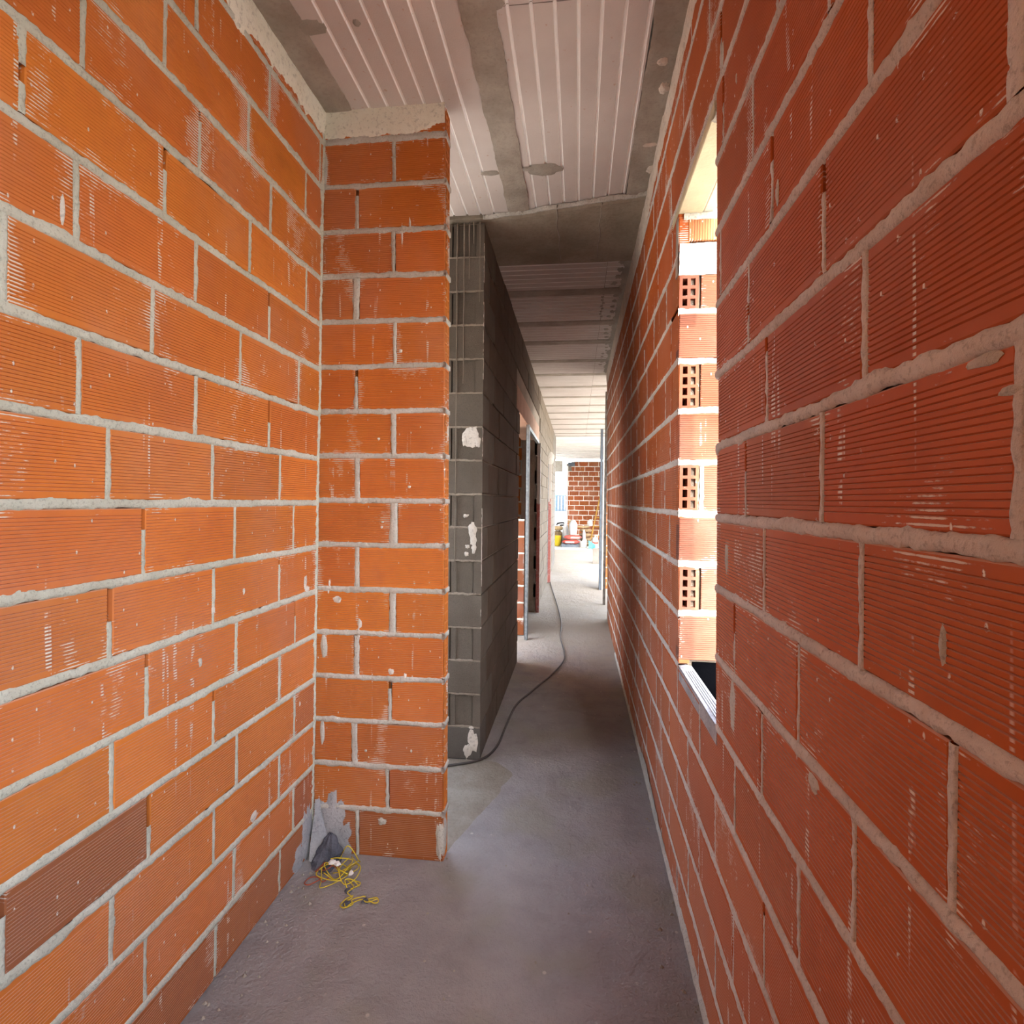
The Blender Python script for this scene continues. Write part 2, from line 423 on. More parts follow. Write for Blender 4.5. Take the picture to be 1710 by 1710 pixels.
def splat(mb, fr, u, v, ru, rv, thick=0.004, seed=0.0, n=20, rag=.35, nbase=0.0, drip=0.0):
    b = len(mb.v); mb.v.append(fr(u, nbase+thick, v))
    for ring, (k, th) in enumerate(((.55, .85), (1.0, -0.3))):
        for i in range(n):
            a = 2*math.pi*i/n
            q = 1 + rag*nz(math.cos(a)*1.7, math.sin(a)*1.7, seed) + rag*.6*nz(math.cos(a)*5, math.sin(a)*5, seed+4)
            dv = math.sin(a)*rv*k*q
            if drip and dv < 0: dv *= 1 + drip*max(0, nz(a*3, seed+2))
            mb.v.append(fr(u+math.cos(a)*ru*k*q, nbase+thick*th + (nz(a*3, seed)*thick*.4 if ring == 0 else 0), v+dv))
    for i in range(n):
        j = (i+1) % n
        mb.f.append((b, b+1+i, b+1+j)); mb.f.append((b+1+i, b+1+n+i, b+1+n+j, b+1+j))

def extend(js, a, b, pitch=0.342):
    if not js: return []
    js = sorted(js); out = list(js)
    while out[0]-pitch > a: out.insert(0, out[0]-pitch)
    while out[-1]+pitch < b: out.append(out[-1]+pitch)
    return out

def subtract(u0, u1, holes):
    """pieces of [u0,u1] outside the intervals in holes"""
    segs = [(u0, u1)]
    for h0, h1 in holes:
        nx = []
        for a, b in segs:
            if h1 <= a or h0 >= b: nx.append((a, b)); continue
            if h0 > a: nx.append((a, h0))
            if h1 < b: nx.append((h1, b))
        segs = nx
    return [s for s in segs if s[1]-s[0] > 0.012]

def brick_wall(root, fr, rows, u0, u1, openings, mortar_mat, step, head_w=0.011, bed_h=0.017, tints=None, flip=False,
               gap_p=.3, vmax=ZC, vmin=0.0, n_single=10**9, base_tint=(1, 1, 1), gap_list=None, bulge=0.002, wide=None, seed=0.0, mat='brick', ribs=False):
    """rows: (v_bottom, v_top, [head joints]); every brick an object, mortar one ragged mesh"""
    mm = MB(); cnt = 0; rest = MB(); rest.uv = []
    for ri, (va, vb, joints) in enumerate(rows):
        va2, vb2 = max(va, vmin), min(vb, vmax)
        if vb2 - va2 < 0.02: continue
        holes = [(o0, o1) for (o0, o1, w0, w1) in openings if w0 < vb2-.03 and w1 > va2+.03]
        js = [j for j in extend(joints, u0, u1) if u0 + .015 < j < u1 - .015]
        ed = [u0] + js + [u1]
        for bi in range(len(ed)-1):
            wl = (wide or {}).get((ri, bi-1), head_w); wr = (wide or {}).get((ri, bi), head_w)
            for a, b in subtract(ed[bi], ed[bi+1], holes):
                a2 = a + (wl/2 if abs(a-ed[bi]) < 1e-6 and bi > 0 else 0.0005)
                b2 = b - (wr/2 if abs(b-ed[bi+1]) < 1e-6 and bi < len(ed)-2 else 0.0005)
                if b2 - a2 < .012: continue
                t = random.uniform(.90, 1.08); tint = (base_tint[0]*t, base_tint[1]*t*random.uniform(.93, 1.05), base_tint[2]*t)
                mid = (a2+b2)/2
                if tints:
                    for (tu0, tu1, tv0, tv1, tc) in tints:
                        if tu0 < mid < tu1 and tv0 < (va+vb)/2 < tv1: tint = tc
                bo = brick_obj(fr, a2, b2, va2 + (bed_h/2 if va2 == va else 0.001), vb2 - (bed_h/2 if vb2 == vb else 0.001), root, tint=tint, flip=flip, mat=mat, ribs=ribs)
                cnt += 1
                if tints and tint[0] < .63 and tint[2] > .78: bo['label'] = 'dark maroon brick'
        # head joints
        for ji, j in enumerate(js):
            if any(h0-.02 < j < h1+.02 for h0, h1 in holes): continue
            wd = (wide or {}).get((ri, ji), head_w)
            lo, hi = va2 + bed_h/2, vb2 - bed_h/2
            ln = hi - lo
            if random.random() < gap_p:
                g = random.uniform(.12, .5)*ln
                pieces = [(lo, hi-g)] if random.random() < .75 else [(lo, lo+.35*ln), (lo+.35*ln+g*.6, hi)]
            else: pieces = [(lo, hi)]
            for a, b in pieces:
                if b-a > .015: bed_strip(mm, fr, a, b, j, wd, step, bulge*.4, .0016, seed=ri*7.3+ji*3.1+seed, vertical=True, nbase=-.0006)
        # bed joint at the top of the row
        if vb2 == vb and vb < vmax - .02:
            bh = [(o0, o1) for (o0, o1, w0, w1) in openings if w0 < vb-.004 and w1 > vb+.004]
            for a, b in subtract(u0, u1, bh):
                bed_strip(mm, fr, a, b, vb, bed_h, step, bulge, seed=ri*11.7+seed)
    if mm.v:
        mo = mm.build('mortar', M[mortar_mat], root, smooth=True); mo['kind'] = 'stuff'
    return cnt

def grid_end(mb, fr, u0, u1, v0, v1, nu, nv, rib, depth, n=0.0):
    """face of a hollow brick: nu x nv square holes between thin ribs, closed at the back"""
    du = (u1-u0-rib*(nu+1))/nu; dv = (v1-v0-rib*(nv+1))/nv
    def q(a, b, c, d): b0 = len(mb.v); mb.v += [a, b, c, d]; mb.f.append((b0, b0+1, b0+2, b0+3))
    for i in range(nu+1):
        a = u0 + i*(du+rib); q(fr(a, n, v0), fr(a+rib, n, v0), fr(a+rib, n, v1), fr(a, n, v1))
    for i in range(nu):
        a = u0 + rib + i*(du+rib)
        for k in range(nv+1):
            c = v0 + k*(dv+rib); q(fr(a, n, c), fr(a+du, n, c), fr(a+du, n, c+rib), fr(a, n, c+rib))
        for k in range(nv):
            c = v0 + rib + k*(dv+rib); p = [(a, c), (a+du, c), (a+du, c+dv), (a, c+dv)]
            for e in range(4):
                (ua, va), (ub, vb) = p[e], p[(e+1) % 4]
                q(fr(ua, n, va), fr(ub, n, vb), fr(ub, n-depth, vb), fr(ua, n-depth, va))
            q(*[fr(x, n-depth, y) for x, y in p])

# ================================================================== STRUCTURE
# ---- ground and floor
mb = MB(); mb.quadgrid([[(x, y, -0.12) for x in (-60, -20, 0, 20, 60)] for y in (-60, -20, 0, 20, 70)])
struct(mb.build('ground', M['ground']), 'bare pale ground outside the building')
mb = MB(); R = []
ys = [-2.75 + .05*i for i in range(0, 176)] + [6.1 + .25*i for i in range(1, 40)]
xs = [-1.62, -1.3] + [-1.05 + .05*i for i in range(0, 32)] + [0.62]
for y in ys:
    R.append([(x, y, (nz(x*2.2, y*2.2)*.004 + nz(x*9, y*9, 3)*.0012) - (0.002)) for x in xs])
mb.quadgrid(R)
b = len(mb.v); mb.box(-1.62, .62, -2.75, 15.85, -.12, -.03); mb.box(.60, 3.0, 6.4, 15.85, -.12, 0)
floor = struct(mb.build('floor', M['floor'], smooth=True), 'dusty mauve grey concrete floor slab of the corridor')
# rough mortar ridge where the screed was trowelled, crumbs swept along the walls
mb = MB()
for i in range(150):
    t = random.random(); side = random.choice((0, 0, 1, 2))
    if side == 0: x = .352 - abs(random.gauss(0, .05)); y = random.uniform(1.3, 4.2)
    elif side == 1: x = -.99 + abs(random.gauss(0, .06)); y = random.uniform(1.2, 2.0)
    else: x = random.uniform(-.48, .33); y = random.uniform(1.3, 3.2)
    r = random.uniform(.0015, .0055)*(1.4 if side != 2 else 1)
    c0 = len(mb.v)
    for a in range(5): mb.v.append((x+r*math.cos(a*1.257)*random.uniform(.7, 1.3), y+r*math.sin(a*1.257)*random.uniform(.7, 1.3), -.001))
    mb.v.append((x, y, r*.9))
    for a in range(5): mb.f.append((c0+a, c0+(a+1) % 5, c0+5))
o = mb.build('crumbs', M['cement'], floor); o['kind'] = 'stuff'
mb = MB(); R = []
for i in range(26):
    t = i/25; y = 2.09 + .75*t; xe = (-.475 + .19*min(1, t/.86)) + nz(y*9, 4)*.012 + nz(y*30, 2)*.005 - (.10*max(0, t-.86)/.14)
    R.append([(-1.06 + (xe+1.06)*k/12, y, (.004 if 0 < k < 12 else -.004) + .0022*nz(k*1.3, y*16, 3)) for k in range(13)])
mb.quadgrid(R); mb.build('screed_patch', M['patch'], floor, smooth=True)

# ---- left wall
zL0 = 1.355
LJ = {8: [1.15, 1.49, 1.83], 7: [1.317, 1.652, 1.99], 6: [1.211, 1.544, 1.888], 5: [0.996, 1.334, 1.667], 4: [0.878, 1.216, 1.557, 1.901], 3: [0.984, 1.325, 1.665],
      2: [0.847, 1.181, 1.519, 1.858], 1: [0.993, 1.331, 1.675], 0: [1.062, 1.4, 1.745], -1: [1.161, 1.501, 1.836], -2: [1.072, 1.411, 1.75],
      -3: [1.175, 1.516, 1.859], -4: [1.079, 1.417, 1.759], -5: [0.848, 1.186, 1.527, 1.865], -6: [1.081, 1.424, 1.768], -7: [1.179, 1.52, 1.867], -8: [1.438, 1.781]}
mb = MB()
mb.quadgrid([[frame_left(u, -.030, v) for u in (-2.75, 2.03)] for v in (-.02, ZC)])
mb.quadgrid([[frame_left(u, -.075, v) for u in (2.03, -2.75)] for v in (-.02, ZC)])
mb.quadgrid([[frame_left(-2.75, n, v) for n in (-.075, -.03)] for v in (-.02, ZC)])
wall_left = struct(mb.build('wall_left', M['core']), 'left wall of orange grooved hollow bricks with cream plaster strip along its top')
rows = [(zL0+.17*k, zL0+.17*(k+1), LJ[k]) for k in sorted(LJ)]
dark = (0.62, 0.55, 0.95)
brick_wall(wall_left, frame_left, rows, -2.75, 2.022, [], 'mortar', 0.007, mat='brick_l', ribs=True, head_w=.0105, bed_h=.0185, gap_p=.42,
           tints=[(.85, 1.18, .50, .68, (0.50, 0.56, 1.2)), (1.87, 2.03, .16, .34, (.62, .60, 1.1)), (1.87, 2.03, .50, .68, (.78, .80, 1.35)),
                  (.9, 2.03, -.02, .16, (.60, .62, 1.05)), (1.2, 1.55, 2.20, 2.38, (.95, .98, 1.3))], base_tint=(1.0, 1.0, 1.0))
mb = MB()
def lo_l(u): return 2.735 + nz(u*2.1, 1.3)*.024 + nz(u*11, 2.2)*.016 + nz(u*45, 4.1)*.012 + nz(u*110, 7.1)*.006 - max(0, nz(u*7, 8.8)-.22)*.07 - max(0, nz(u*31, 3.8)-.3)*.06
ragged_patch(mb, frame_left, -2.75, 2.02, lo_l, lambda u: 2.850 + nz(u*15, 6)*.006, .006, .005, 6, 1.0)
mb.build('plaster_strip', M['plaster'], wall_left, smooth=True)
# corner bead and smears
mb = MB()
bed_strip(mb, frame_left, .05, 2.75, 2.014, .014, .007, .005, .009, seed=31, vertical=True)
o = mb.build('corner_mortar', M['mortar'], wall_left, smooth=True); o['kind'] = 'stuff'
mb = MB()
for (u, v, ru, rv, sd_) in ((1.93, 1.06, .012, .03, 1), (1.945, 1.035, .017, .012, 2), (.955, 1.915, .006, .03, 5),
                            (1.55, 1.09, .006, .010, 6), (1.41, 1.06, .008, .013, 7), (1.36, .93, .008, .012, 8), (1.9, .62, .006, .012, 9), (1.62, .365, .02, .015, 10)):
    splat(mb, frame_left, u, v, ru, rv, .0025, sd_, 14)
o = mb.build('mortar_splash', M['white_mortar'], wall_left, smooth=True); o['kind'] = 'stuff'

# ---- pier (stub wall facing the camera)
mb = MB(); mb.box(-1.03, -.565, 2.053, 2.088, -.02, ZC)
wall_pier = struct(mb.build('wall_pier', M['core']), 'narrow brick stub wall facing the camera at the left of the corridor mouth')
PJ = [[-.70], [-.692], [-.836], [-.692], [-.839], [-.688], [-.838], [-.692], [-.834], [-.690], [-.835], [-.694], [-.837], [-.704], [-.846], [-.712], [-.833]]
zP = [2.729 - .17*i + 0.0 for i in range(0, 17)]
zP = [1.352+H-.0 - .1695*i for i in range(0, 17)]
rows = []
for i in range(17):
    top = ZC - .002 if i == 0 else zP[i-1]
    bot = zP[i] if i < 16 else -.01
    rows.append((max(bot, -.01), top, PJ[i]))
wide = {(4, 0): .024, (7, 0): .018, (8, 0): .018, (9, 0): .028, (11, 0): .026, (12, 0): .02, (14, 0): .022, (2, 0): .012, (10, 0): .018}
def pier_wall():
    mm = MB()
    for ri, (va, vb, js) in enumerate(rows):
        vm = (va+vb)/2; ed = [-.991 + .018*(vm-H)] + js + [-.494]
        for bi in range(2):
            wl = wide.get((ri, bi-1), .011) if bi else .0; wr = wide.get((ri, bi), .011) if bi == 0 else 0
            t = random.uniform(.92, 1.06); tint = (1.0*t, .97*t*random.uniform(.95, 1.05), .97*t)
            if ri == 14: tint = (.88*t, .82*t, .86*t)  # lower rows: light falloff painted into the tint; bottom row also dusty purple
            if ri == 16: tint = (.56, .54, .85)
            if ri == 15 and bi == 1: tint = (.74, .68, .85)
            a, b = ed[bi]+wl/2+.001, ed[bi+1]-wr/2-.0005
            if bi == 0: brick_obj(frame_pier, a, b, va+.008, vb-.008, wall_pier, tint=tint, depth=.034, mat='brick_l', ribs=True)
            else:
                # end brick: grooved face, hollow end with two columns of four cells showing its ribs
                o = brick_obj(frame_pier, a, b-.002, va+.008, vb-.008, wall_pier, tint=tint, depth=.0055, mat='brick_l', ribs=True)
                g = MB(); fe = lambda u, n, v: (b + n - 0.004*(v-H), u, v)
                grid_end(g, fe, 2.0245, 2.090, va+.009, vb-.009, 2, 4, .0065, .06)
                g.uv = [(.5, .02)]*len(g.v)
                h = g.build('hollow_end', M['brick'], wall_pier)
        j = js[0]; wd = wide.get((ri, 0), .011)
        lo, hi = va+.008, vb-.008
        if ri in (2, 6, 13): lo, hi = lo, hi-.03
        if hi-lo > .03: bed_strip(mm, frame_pier, lo, hi, j, wd, .008, .0015, .003, seed=ri*5.1+80, vertical=True)
        if 0 < ri < 17: bed_strip(mm, frame_pier, -.991+.018*(vb-H), -.492, vb, .019 if ri > 1 else .028, .007, .003, .003, seed=ri*9.9+70)
        # bulb of mortar squeezed out at the free end
        if 0 < ri < 17:
            b0 = len(mm.v)
            for yy in (2.019, 2.05, 2.092):
                for dz, dx in ((-.011, -.006), (-.007, .004), (.007, .004), (.011, -.006)):
                    mm.v.append((-.494 + dx + nz(yy*40, vb*40)*.003 - .004*(vb-H), yy, vb+dz+nz(yy*30, dz*90, vb)*.004))
            for r in range(2):
                for q in range(3): a = b0+r*4+q; mm.f.append((a, a+1, a+5, a+4))
            mm.f.append((b0, b0+1, b0+2, b0+3))
    o = mm.build('mortar', M['mortar_r'], wall_pier, smooth=True); o['kind'] = 'stuff'
pier_wall()
mb = MB()
def lo_p(u): return 2.730 + nz(u*5, 9.3)*.012 + nz(u*34, 2.7)*.010 + nz(u*120, 1.1)*.006 + max(0, (u+.62))*.28
ragged_patch(mb, frame_pier, -.972, -.497, lo_p, lambda u: ZC + .004, .004, .006, 6, 5.0)
mb.build('plaster_strip', M['plaster'], wall_pier, smooth=True)
mb = MB()
for i in (7, 8, 9, 10, 11, 12, 13, 14):   # smooth pads at the left ends of the beds
    splat(mb, frame_pier, -.960, zP[i-1], .024, .0125, .004, i*2.2, 16, .2)
splat(mb, frame_pier, -.968, 2.62, .02, .085, .003, 3.3, 20, .25)
splat(mb, frame_pier, -.968, .80, .014, .05, .004, 9.3, 18, .2); splat(mb, frame_pier, -.975, .47, .010, .05, .004, 9.9, 18, .2)
o = mb.build('mortar_pad', M['mortar_r'], wall_pier, smooth=True); o['kind'] = 'stuff'
mb = MB()
def smear_set(fr, L, th=.0022):
    for (u, v, ru, rv, s_) in L: splat(mb, fr, u, v, ru, rv, th, s_, 14)
smear_set(frame_pier, [(-.945, 1.045, .006, .02, 1), (-.95, 1.02, .004, .014, 2), (-.915, .985, .018, .012, 3), (-.735, 1.285, .006, .004, 4), (-.738, 1.265, .005, .005, 5),
                       (-.75, 1.60, .006, .005, 6), (-.63, 1.42, .007, .006, 7), (-.825, .893, .008, .02, 9), (-.83, .855, .007, .02, 19), (-.70, .715, .014, .012, 8),
                       (-.645, .70, .006, .014, 11), (-.62, .415, .004, .006, 12), (-.80, .405, .006, .005, 13), (-.665, 1.93, .007, .007, 14), (-.66, 2.36, .005, .045, 15), (-.63, 2.40, .005, .03, 16)])
o = mb.build('mortar_splash', M['white_mortar'], wall_pier, smooth=True); o['kind'] = 'stuff'
# blue-grey mortar thrown into the bottom of the corner and at the free end
mb = MB()
splat(mb, frame_pier, -.935, .12, .055, .12, .006, 3.1, 30, .7); splat(mb, frame_pier, -.90, .05, .05, .06, .006, 13.1, 30, .7); splat(mb, frame_left, 1.975, .10, .05, .11, .006, 5.2, 30, .7); splat(mb, frame_left, 1.92, .04, .06, .045, .006, 15.2, 30, .7)
ring = []
for k in range(5):
    z = .21*(1-k/4); r = .012 + .055*(k/4)**1.4
    ring.append([(-.992 + r*math.cos(a)*(1+.2*nz(a*3, k)), 2.02 - r*math.sin(a)*(1+.2*nz(a*3, k+5)), z) for a in [i*math.pi/2/8 for i in range(9)]])
mb.quadgrid(ring)
mb.build('corner_fillet', M['bluegrey'], wall_pier, smooth=True)
mb = MB(); splat(mb, frame_pier, -.508, .085, .016, .085, .006, 7.1, 24, .35)
splat(mb, lambda u, n, v: (-.492+n, u, v), 2.055, .085, .035, .085, .006, 8.1, 22, .35)
splat(mb, frame_pier, -.735, .105+.03, .02, .014, .004, 8.4, 18, .4)
o = mb.build('mortar_dab', M['mortar_r'], wall_pier, smooth=True); o['kind'] = 'stuff'

# ---- right wall
zR0 = 1.3354
RJ = {8: [1.34], 7: [1.459], 6: [1.349], 5: [0.982], 4: [0.788, 1.111], 3: [0.682, 1.007], 2: [0.467, 0.804, 1.133], 1: [0.695, 1.03], 0: [0.464, 0.807, 1.153],
      -1: [0.699, 1.042], -2: [0.536, 0.884, 1.227], -3: [0.711, 1.052], -4: [0.881, 1.226, 1.569], -5: [1.035, 1.393], -6: [.892, 1.234], -7: [1.05, 1.39, 1.73], -8: [.9, 1.24]}
WIN = (1.385, 1.885, .818, 2.318)
OPB = (-1.50, -0.02, .95, 2.50)
YE = 6.35
mb = MB()
def rbox(y0, y1, z0, z1, n0=-.03, n1=-.22):
    b = len(mb.v)
    for n in (n0, n1):
        for (u, v) in ((y0, z0), (y1, z0), (y1, z1), (y0, z1)): mb.v.append(frame_right(u, n, v))
    mb.f += [tuple(b+i for i in q) for q in ((0,1,2,3),(7,6,5,4),(0,4,5,1),(1,5,6,2),(2,6,7,3),(3,7,4,0))]
rbox(OPB[1], .35, -.02, ZC, -.03, -.26); rbox(.35, 1.380, -.02, ZC, -.03, -.07); rbox(1.380, 1.90, WIN[3]+.06, ZC, -.03, -.07); rbox(1.380, 1.90, -.02, WIN[2]-.03, -.03, -.045)
rbox(1.90, YE, -.02, ZC); rbox(-2.75, OPB[0], -.02, ZC, -.03, -.26); rbox(OPB[0], OPB[1], OPB[3], ZC, -.03, -.26); rbox(OPB[0], OPB[1], -.02, OPB[2], -.03, -.26)
wall_right = struct(mb.build('wall_right', M['core']), 'long right wall of orange grooved hollow bricks with a tall window opening')
rows = [(zR0+.17*k, zR0+.17*(k+1), RJ[k]) for k in sorted(RJ)]
# nearest bricks as parts; the courses beyond y = 4.4 are too foreshortened to tell apart and are joined
YN = 4.35
HOLE_ROWS = [(1.5, 2.01, a, b) for a, b in ((1.012, 1.158), (1.342, 1.496), (1.680, 1.830), (2.008, 2.118))]
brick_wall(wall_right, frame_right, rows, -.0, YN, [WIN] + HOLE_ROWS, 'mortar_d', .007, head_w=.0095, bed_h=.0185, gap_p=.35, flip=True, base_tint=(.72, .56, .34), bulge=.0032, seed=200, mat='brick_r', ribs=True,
           tints=[(2.9, 4.1, 1.30, 1.54, (.62, .62, .8)), (2.9, 4.1, .9, 1.3, (.72, .70, .8)), (1.3, 2.4, .14, .33, (.82, .76, .95)), (1.2, 1.56, .48, .66, (.82, .80, 1.1))],
           wide={(8, 1): .013, (10, 1): .013})
before = set(o.name for o in wall_right.children)
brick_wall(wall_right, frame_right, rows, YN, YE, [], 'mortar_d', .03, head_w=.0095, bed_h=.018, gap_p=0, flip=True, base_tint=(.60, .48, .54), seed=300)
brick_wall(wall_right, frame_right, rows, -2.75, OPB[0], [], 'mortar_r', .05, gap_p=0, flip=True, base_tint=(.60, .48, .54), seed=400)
def join_children(parent, names, newname, mat):
    mb = MB(); mb.uv = []; tot = 0
    for nme in names:
        o = bpy.data.objects[nme]; me = o.data; b = len(mb.v); tot += 1
        off = o.location + parent.location
        l = me.uv_layers[0].data
        uvs = {}
        for lp in me.loops: uvs[lp.vertex_index] = tuple(l[lp.index].uv)
        for v in me.vertices: mb.v.append(tuple(v.co + off)); mb.uv.append(uvs.get(v.index, (.5, .02)))
        for p in me.polygons: mb.f.append(tuple(b+i for i in p.vertices))
        bpy.data.objects.remove(o)
    o = mb.build(newname, mat, parent); o['kind'] = 'stuff'; o.color = (.60, .48, .54, 1)
    return o
far = [o.name for o in wall_right.children if o.name not in before and o.name.startswith('brick')]
if far: join_children(wall_right, far, 'far_bricks', M['brick'])
mb = MB()
def lo_r(u): return 2.752 + nz(u*1.8, 7.3)*.02 + nz(u*16, 3.2)*.014 + nz(u*60, 4.4)*.006 - max(0, min(1, (u-2.2)/.7))*.06
ragged_patch(mb, frame_right, -2.75, 3.4, lo_r, lambda u: ZC + .01, .008, .006, 5, 9.0)
ragged_patch(mb, frame_right, 3.4, YE, lambda u: lo_r(3.4) + nz(u*20, 1)*.02, lambda u: ZC + .01, .03, .006, 3, 9.0)
mb.build('plaster_strip', M['plaster_r'], wall_right, smooth=True)
mb = MB()
bed_strip(mb, frame_right, -.0, 5.0, .010, .035, .02, .010, .008, seed=61)
ragged_patch(mb, frame_right, 2.1, 3.1, lambda u: -.01, lambda u: .03+.05*max(0, 1-abs(u-2.75)/.5)+nz(u*12, 3)*.03, .02, .004, 4, 2)
o = mb.build('base_mortar', M['mortar_r'], wall_right, smooth=True); o['kind'] = 'stuff'
mb = MB()
smear_set(frame_right, [(1.335, 2.40, .010, .03, 1), (.98, 1.89, .006, .022, 2), (1.22, 2.26, .004, .012, 3), (1.24, .93, .028, .085, 4), (.55, 1.24, .006, .02, 5), (.83, .97, .02, .012, 6), (1.29, 1.25, .018, .05, 7), (.50, 1.49, .02, .006, 9), (.47, 1.46, .018, .004, 10)], .002)
o = mb.build('mortar_splash', M['mortar_r'], wall_right, smooth=True); o['kind'] = 'stuff'
# ribs of the broken brick ends down the near side of the window
def fr_cut(u, n, v):   # u 0..1 across the slanting cut
    x, y, z = frame_right(1.368 + .022*u, -.020*u, v); return (x - n*.7, y + n*.7, z)
for k in range(-3, 6):
    va, vb = zR0+.17*k+.011, zR0+.17*(k+1)-.011
    if va < WIN[2]-.02 or vb > 2.36: continue
    if k % 2 == 0 or k == 5:
        g = MB(); grid_end(g, fr_cut, 0.02, 1.0, va, vb, 1, 4, .11, .03); g.uv = [(.5, .02)]*len(g.v)
        # thin ribs between cells
        g.build('hollow_end', M['brick'], wall_right)

# ---- window opening: hollow-brick far side, plank head, grooved sill, black sheet outside
mb = MB(); mb.box(.44, .545, 1.897, 1.93, .845, 2.33)
win = struct(mb.build('window_1', M['core']), 'tall narrow unglazed window opening in the right wall, sunlit brick edge')
JR = [(.847, .995, 'plain'), (1.012, 1.158, 'hole'), (1.178, 1.322, 'plain'), (1.342, 1.496, 'hole'), (1.512, 1.665, 'plain'), (1.680, 1.830, 'hole'), (1.846, 1.992, 'plain'), (2.008, 2.118, 'hole3')]
def fj(u, n, v): return (u, 1.885 - n, v)
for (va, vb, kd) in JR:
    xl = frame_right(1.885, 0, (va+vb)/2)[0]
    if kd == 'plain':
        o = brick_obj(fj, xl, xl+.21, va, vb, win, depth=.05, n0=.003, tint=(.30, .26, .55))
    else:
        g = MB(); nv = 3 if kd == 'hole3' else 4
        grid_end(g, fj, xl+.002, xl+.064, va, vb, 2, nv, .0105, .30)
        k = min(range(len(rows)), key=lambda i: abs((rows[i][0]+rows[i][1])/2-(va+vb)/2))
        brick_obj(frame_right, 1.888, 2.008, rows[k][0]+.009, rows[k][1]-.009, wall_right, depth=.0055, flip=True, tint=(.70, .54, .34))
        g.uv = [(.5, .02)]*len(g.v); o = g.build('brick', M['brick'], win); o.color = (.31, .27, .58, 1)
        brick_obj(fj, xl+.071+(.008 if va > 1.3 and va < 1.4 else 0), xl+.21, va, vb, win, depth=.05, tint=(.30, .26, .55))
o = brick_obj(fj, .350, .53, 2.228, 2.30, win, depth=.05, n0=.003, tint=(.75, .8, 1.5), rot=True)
mb = MB()
for a, b in [(JR[i][1], JR[i+1][0]) for i in range(7)]:
    xl = frame_right(1.885, 0, a)[0]
    bed_strip(mb, fj, xl-.002, xl+.21, (a+b)/2, b-a+.004, .008, .003, .003, seed=a*50)
bed_strip(mb, fj, 1.345, 1.49, .406+.0, .012, .01, .002, .002, seed=3, vertical=True)
bed_strip(mb, fj, .335, .53, 2.312, .03, .01, .006, .006, seed=23)
o = mb.build('mortar', M['mortar_r'], win, smooth=True); o['kind'] = 'stuff'
mb = MB()
R = []
for i in range(15):
    x = .322 + i*.015
    R.append([fj(x, -.001 if k in (0, 12) else .010 + .012*nz(x*22, k*.9, 4) + .006*nz(x*60, k*2.2), 2.118 + .105*k/12 + (nz(x*40, 3)*.008 if k in (0, 12) else 0)) for k in range(13)])
mb.quadgrid(R)
mb.build('plaster_lump', M['mortar_d'], win, smooth=True)
mb = MB(); mb.box(.318, .345, 1.888, 1.925, 2.12, 2.31); mb.build('jamb_mortar', M['cement'], win)
# head
mb = MB(); mb.cbox(.317, .395, 1.40, 1.995, 2.318, 2.345, .003); mb.build('plank', M['yellowplank'], win)
mb = MB(); mb.cbox(.397, .432, 1.38, 2.0, 2.322, 2.345, .003); mb.build('board', M['board'], win)
mb = MB()
R = []
for i in range(7):
    x = .318 + i*.02
    R.append([(x, 1.375 + .07*k/6 + nz(x*30, k)*.006, 2.318 - .012*math.sin(math.pi*min(1, k/5)) - .004*nz(x*40, k*1.3, 2)) for k in range(7)])
mb.quadgrid(R); mb.build('cement_lump', M['cement'], win, smooth=True)
# sill: grooved brick laid flat, edge of white mortar
mb = MB(); R = []
n = 40
for i in range(n+1):
    x = .3425 + .042*i/n
    g = -.003 if (i % 7 in (3, 4) and 5 < i < 36) else 0
    R.append([(x, y, 827.5e-3 + g + .0015*nz(x*90, y*30)) for y in (1.382, 1.45, 1.6, 1.75, 1.887)])
mb.quadgrid(R); mb.box(.343, .384, 1.382, 1.887, .78, .8235)
mb.build('sill', M['bluegrey'], win)
mb = MB(); splat(mb, lambda u, n, v: (u, v, .828+n), .362, 1.862, .02, .03, .006, 3, 18); o = mb.build('sill_mortar', M['bluegrey'], win, smooth=True)
mb = MB(); mb.box(.388, .58, 1.892, 1.8985, -.1, .838); mb.box(.47, .475, 1.889, 1.893, -.1, .835)
mb.build('black_sheet', M['blacksheet'], win)  # near-black sheet below the far side of the window

# ---- left corridor wall of grey blocks (end face toward the camera)
BP = .1755
D1 = (4.66, 6.80, -.1, 2.12); D2 = (9.30, 10.25, -.1, 2.08)
mb = MB(); YB = 2.843; YW = 12.4
def bx(y0, y1, z0, z1): mb.box(-.690, -.505, y0, y1, z0, z1)
bx(YB+.03, D1[0]-.004, -.02, ZC); bx(D1[0]-.004, D1[1]+.004, D1[3]+.2, ZC); bx(D1[1]+.004, D2[0]-.004, -.02, ZC); bx(D2[0]-.004, D2[1]+.004, D2[3]+.02, ZC); bx(D2[1]+.004, YW-.005, -.02, ZC)
wall_block = struct(mb.build('wall_corridor', M['blockmortar']), 'grey concrete block wall along the left of the corridor, end face toward the camera')
prof = [(-.694, 0), (-.664, 0), (-.664, .022), (-.656, .022), (-.656, .003), (-.629, .003), (-.629, .012), (-.535, .012), (-.535, 0), (-.494, 0)]
nrow = int(ZC/BP)+1; far_blocks = MB()
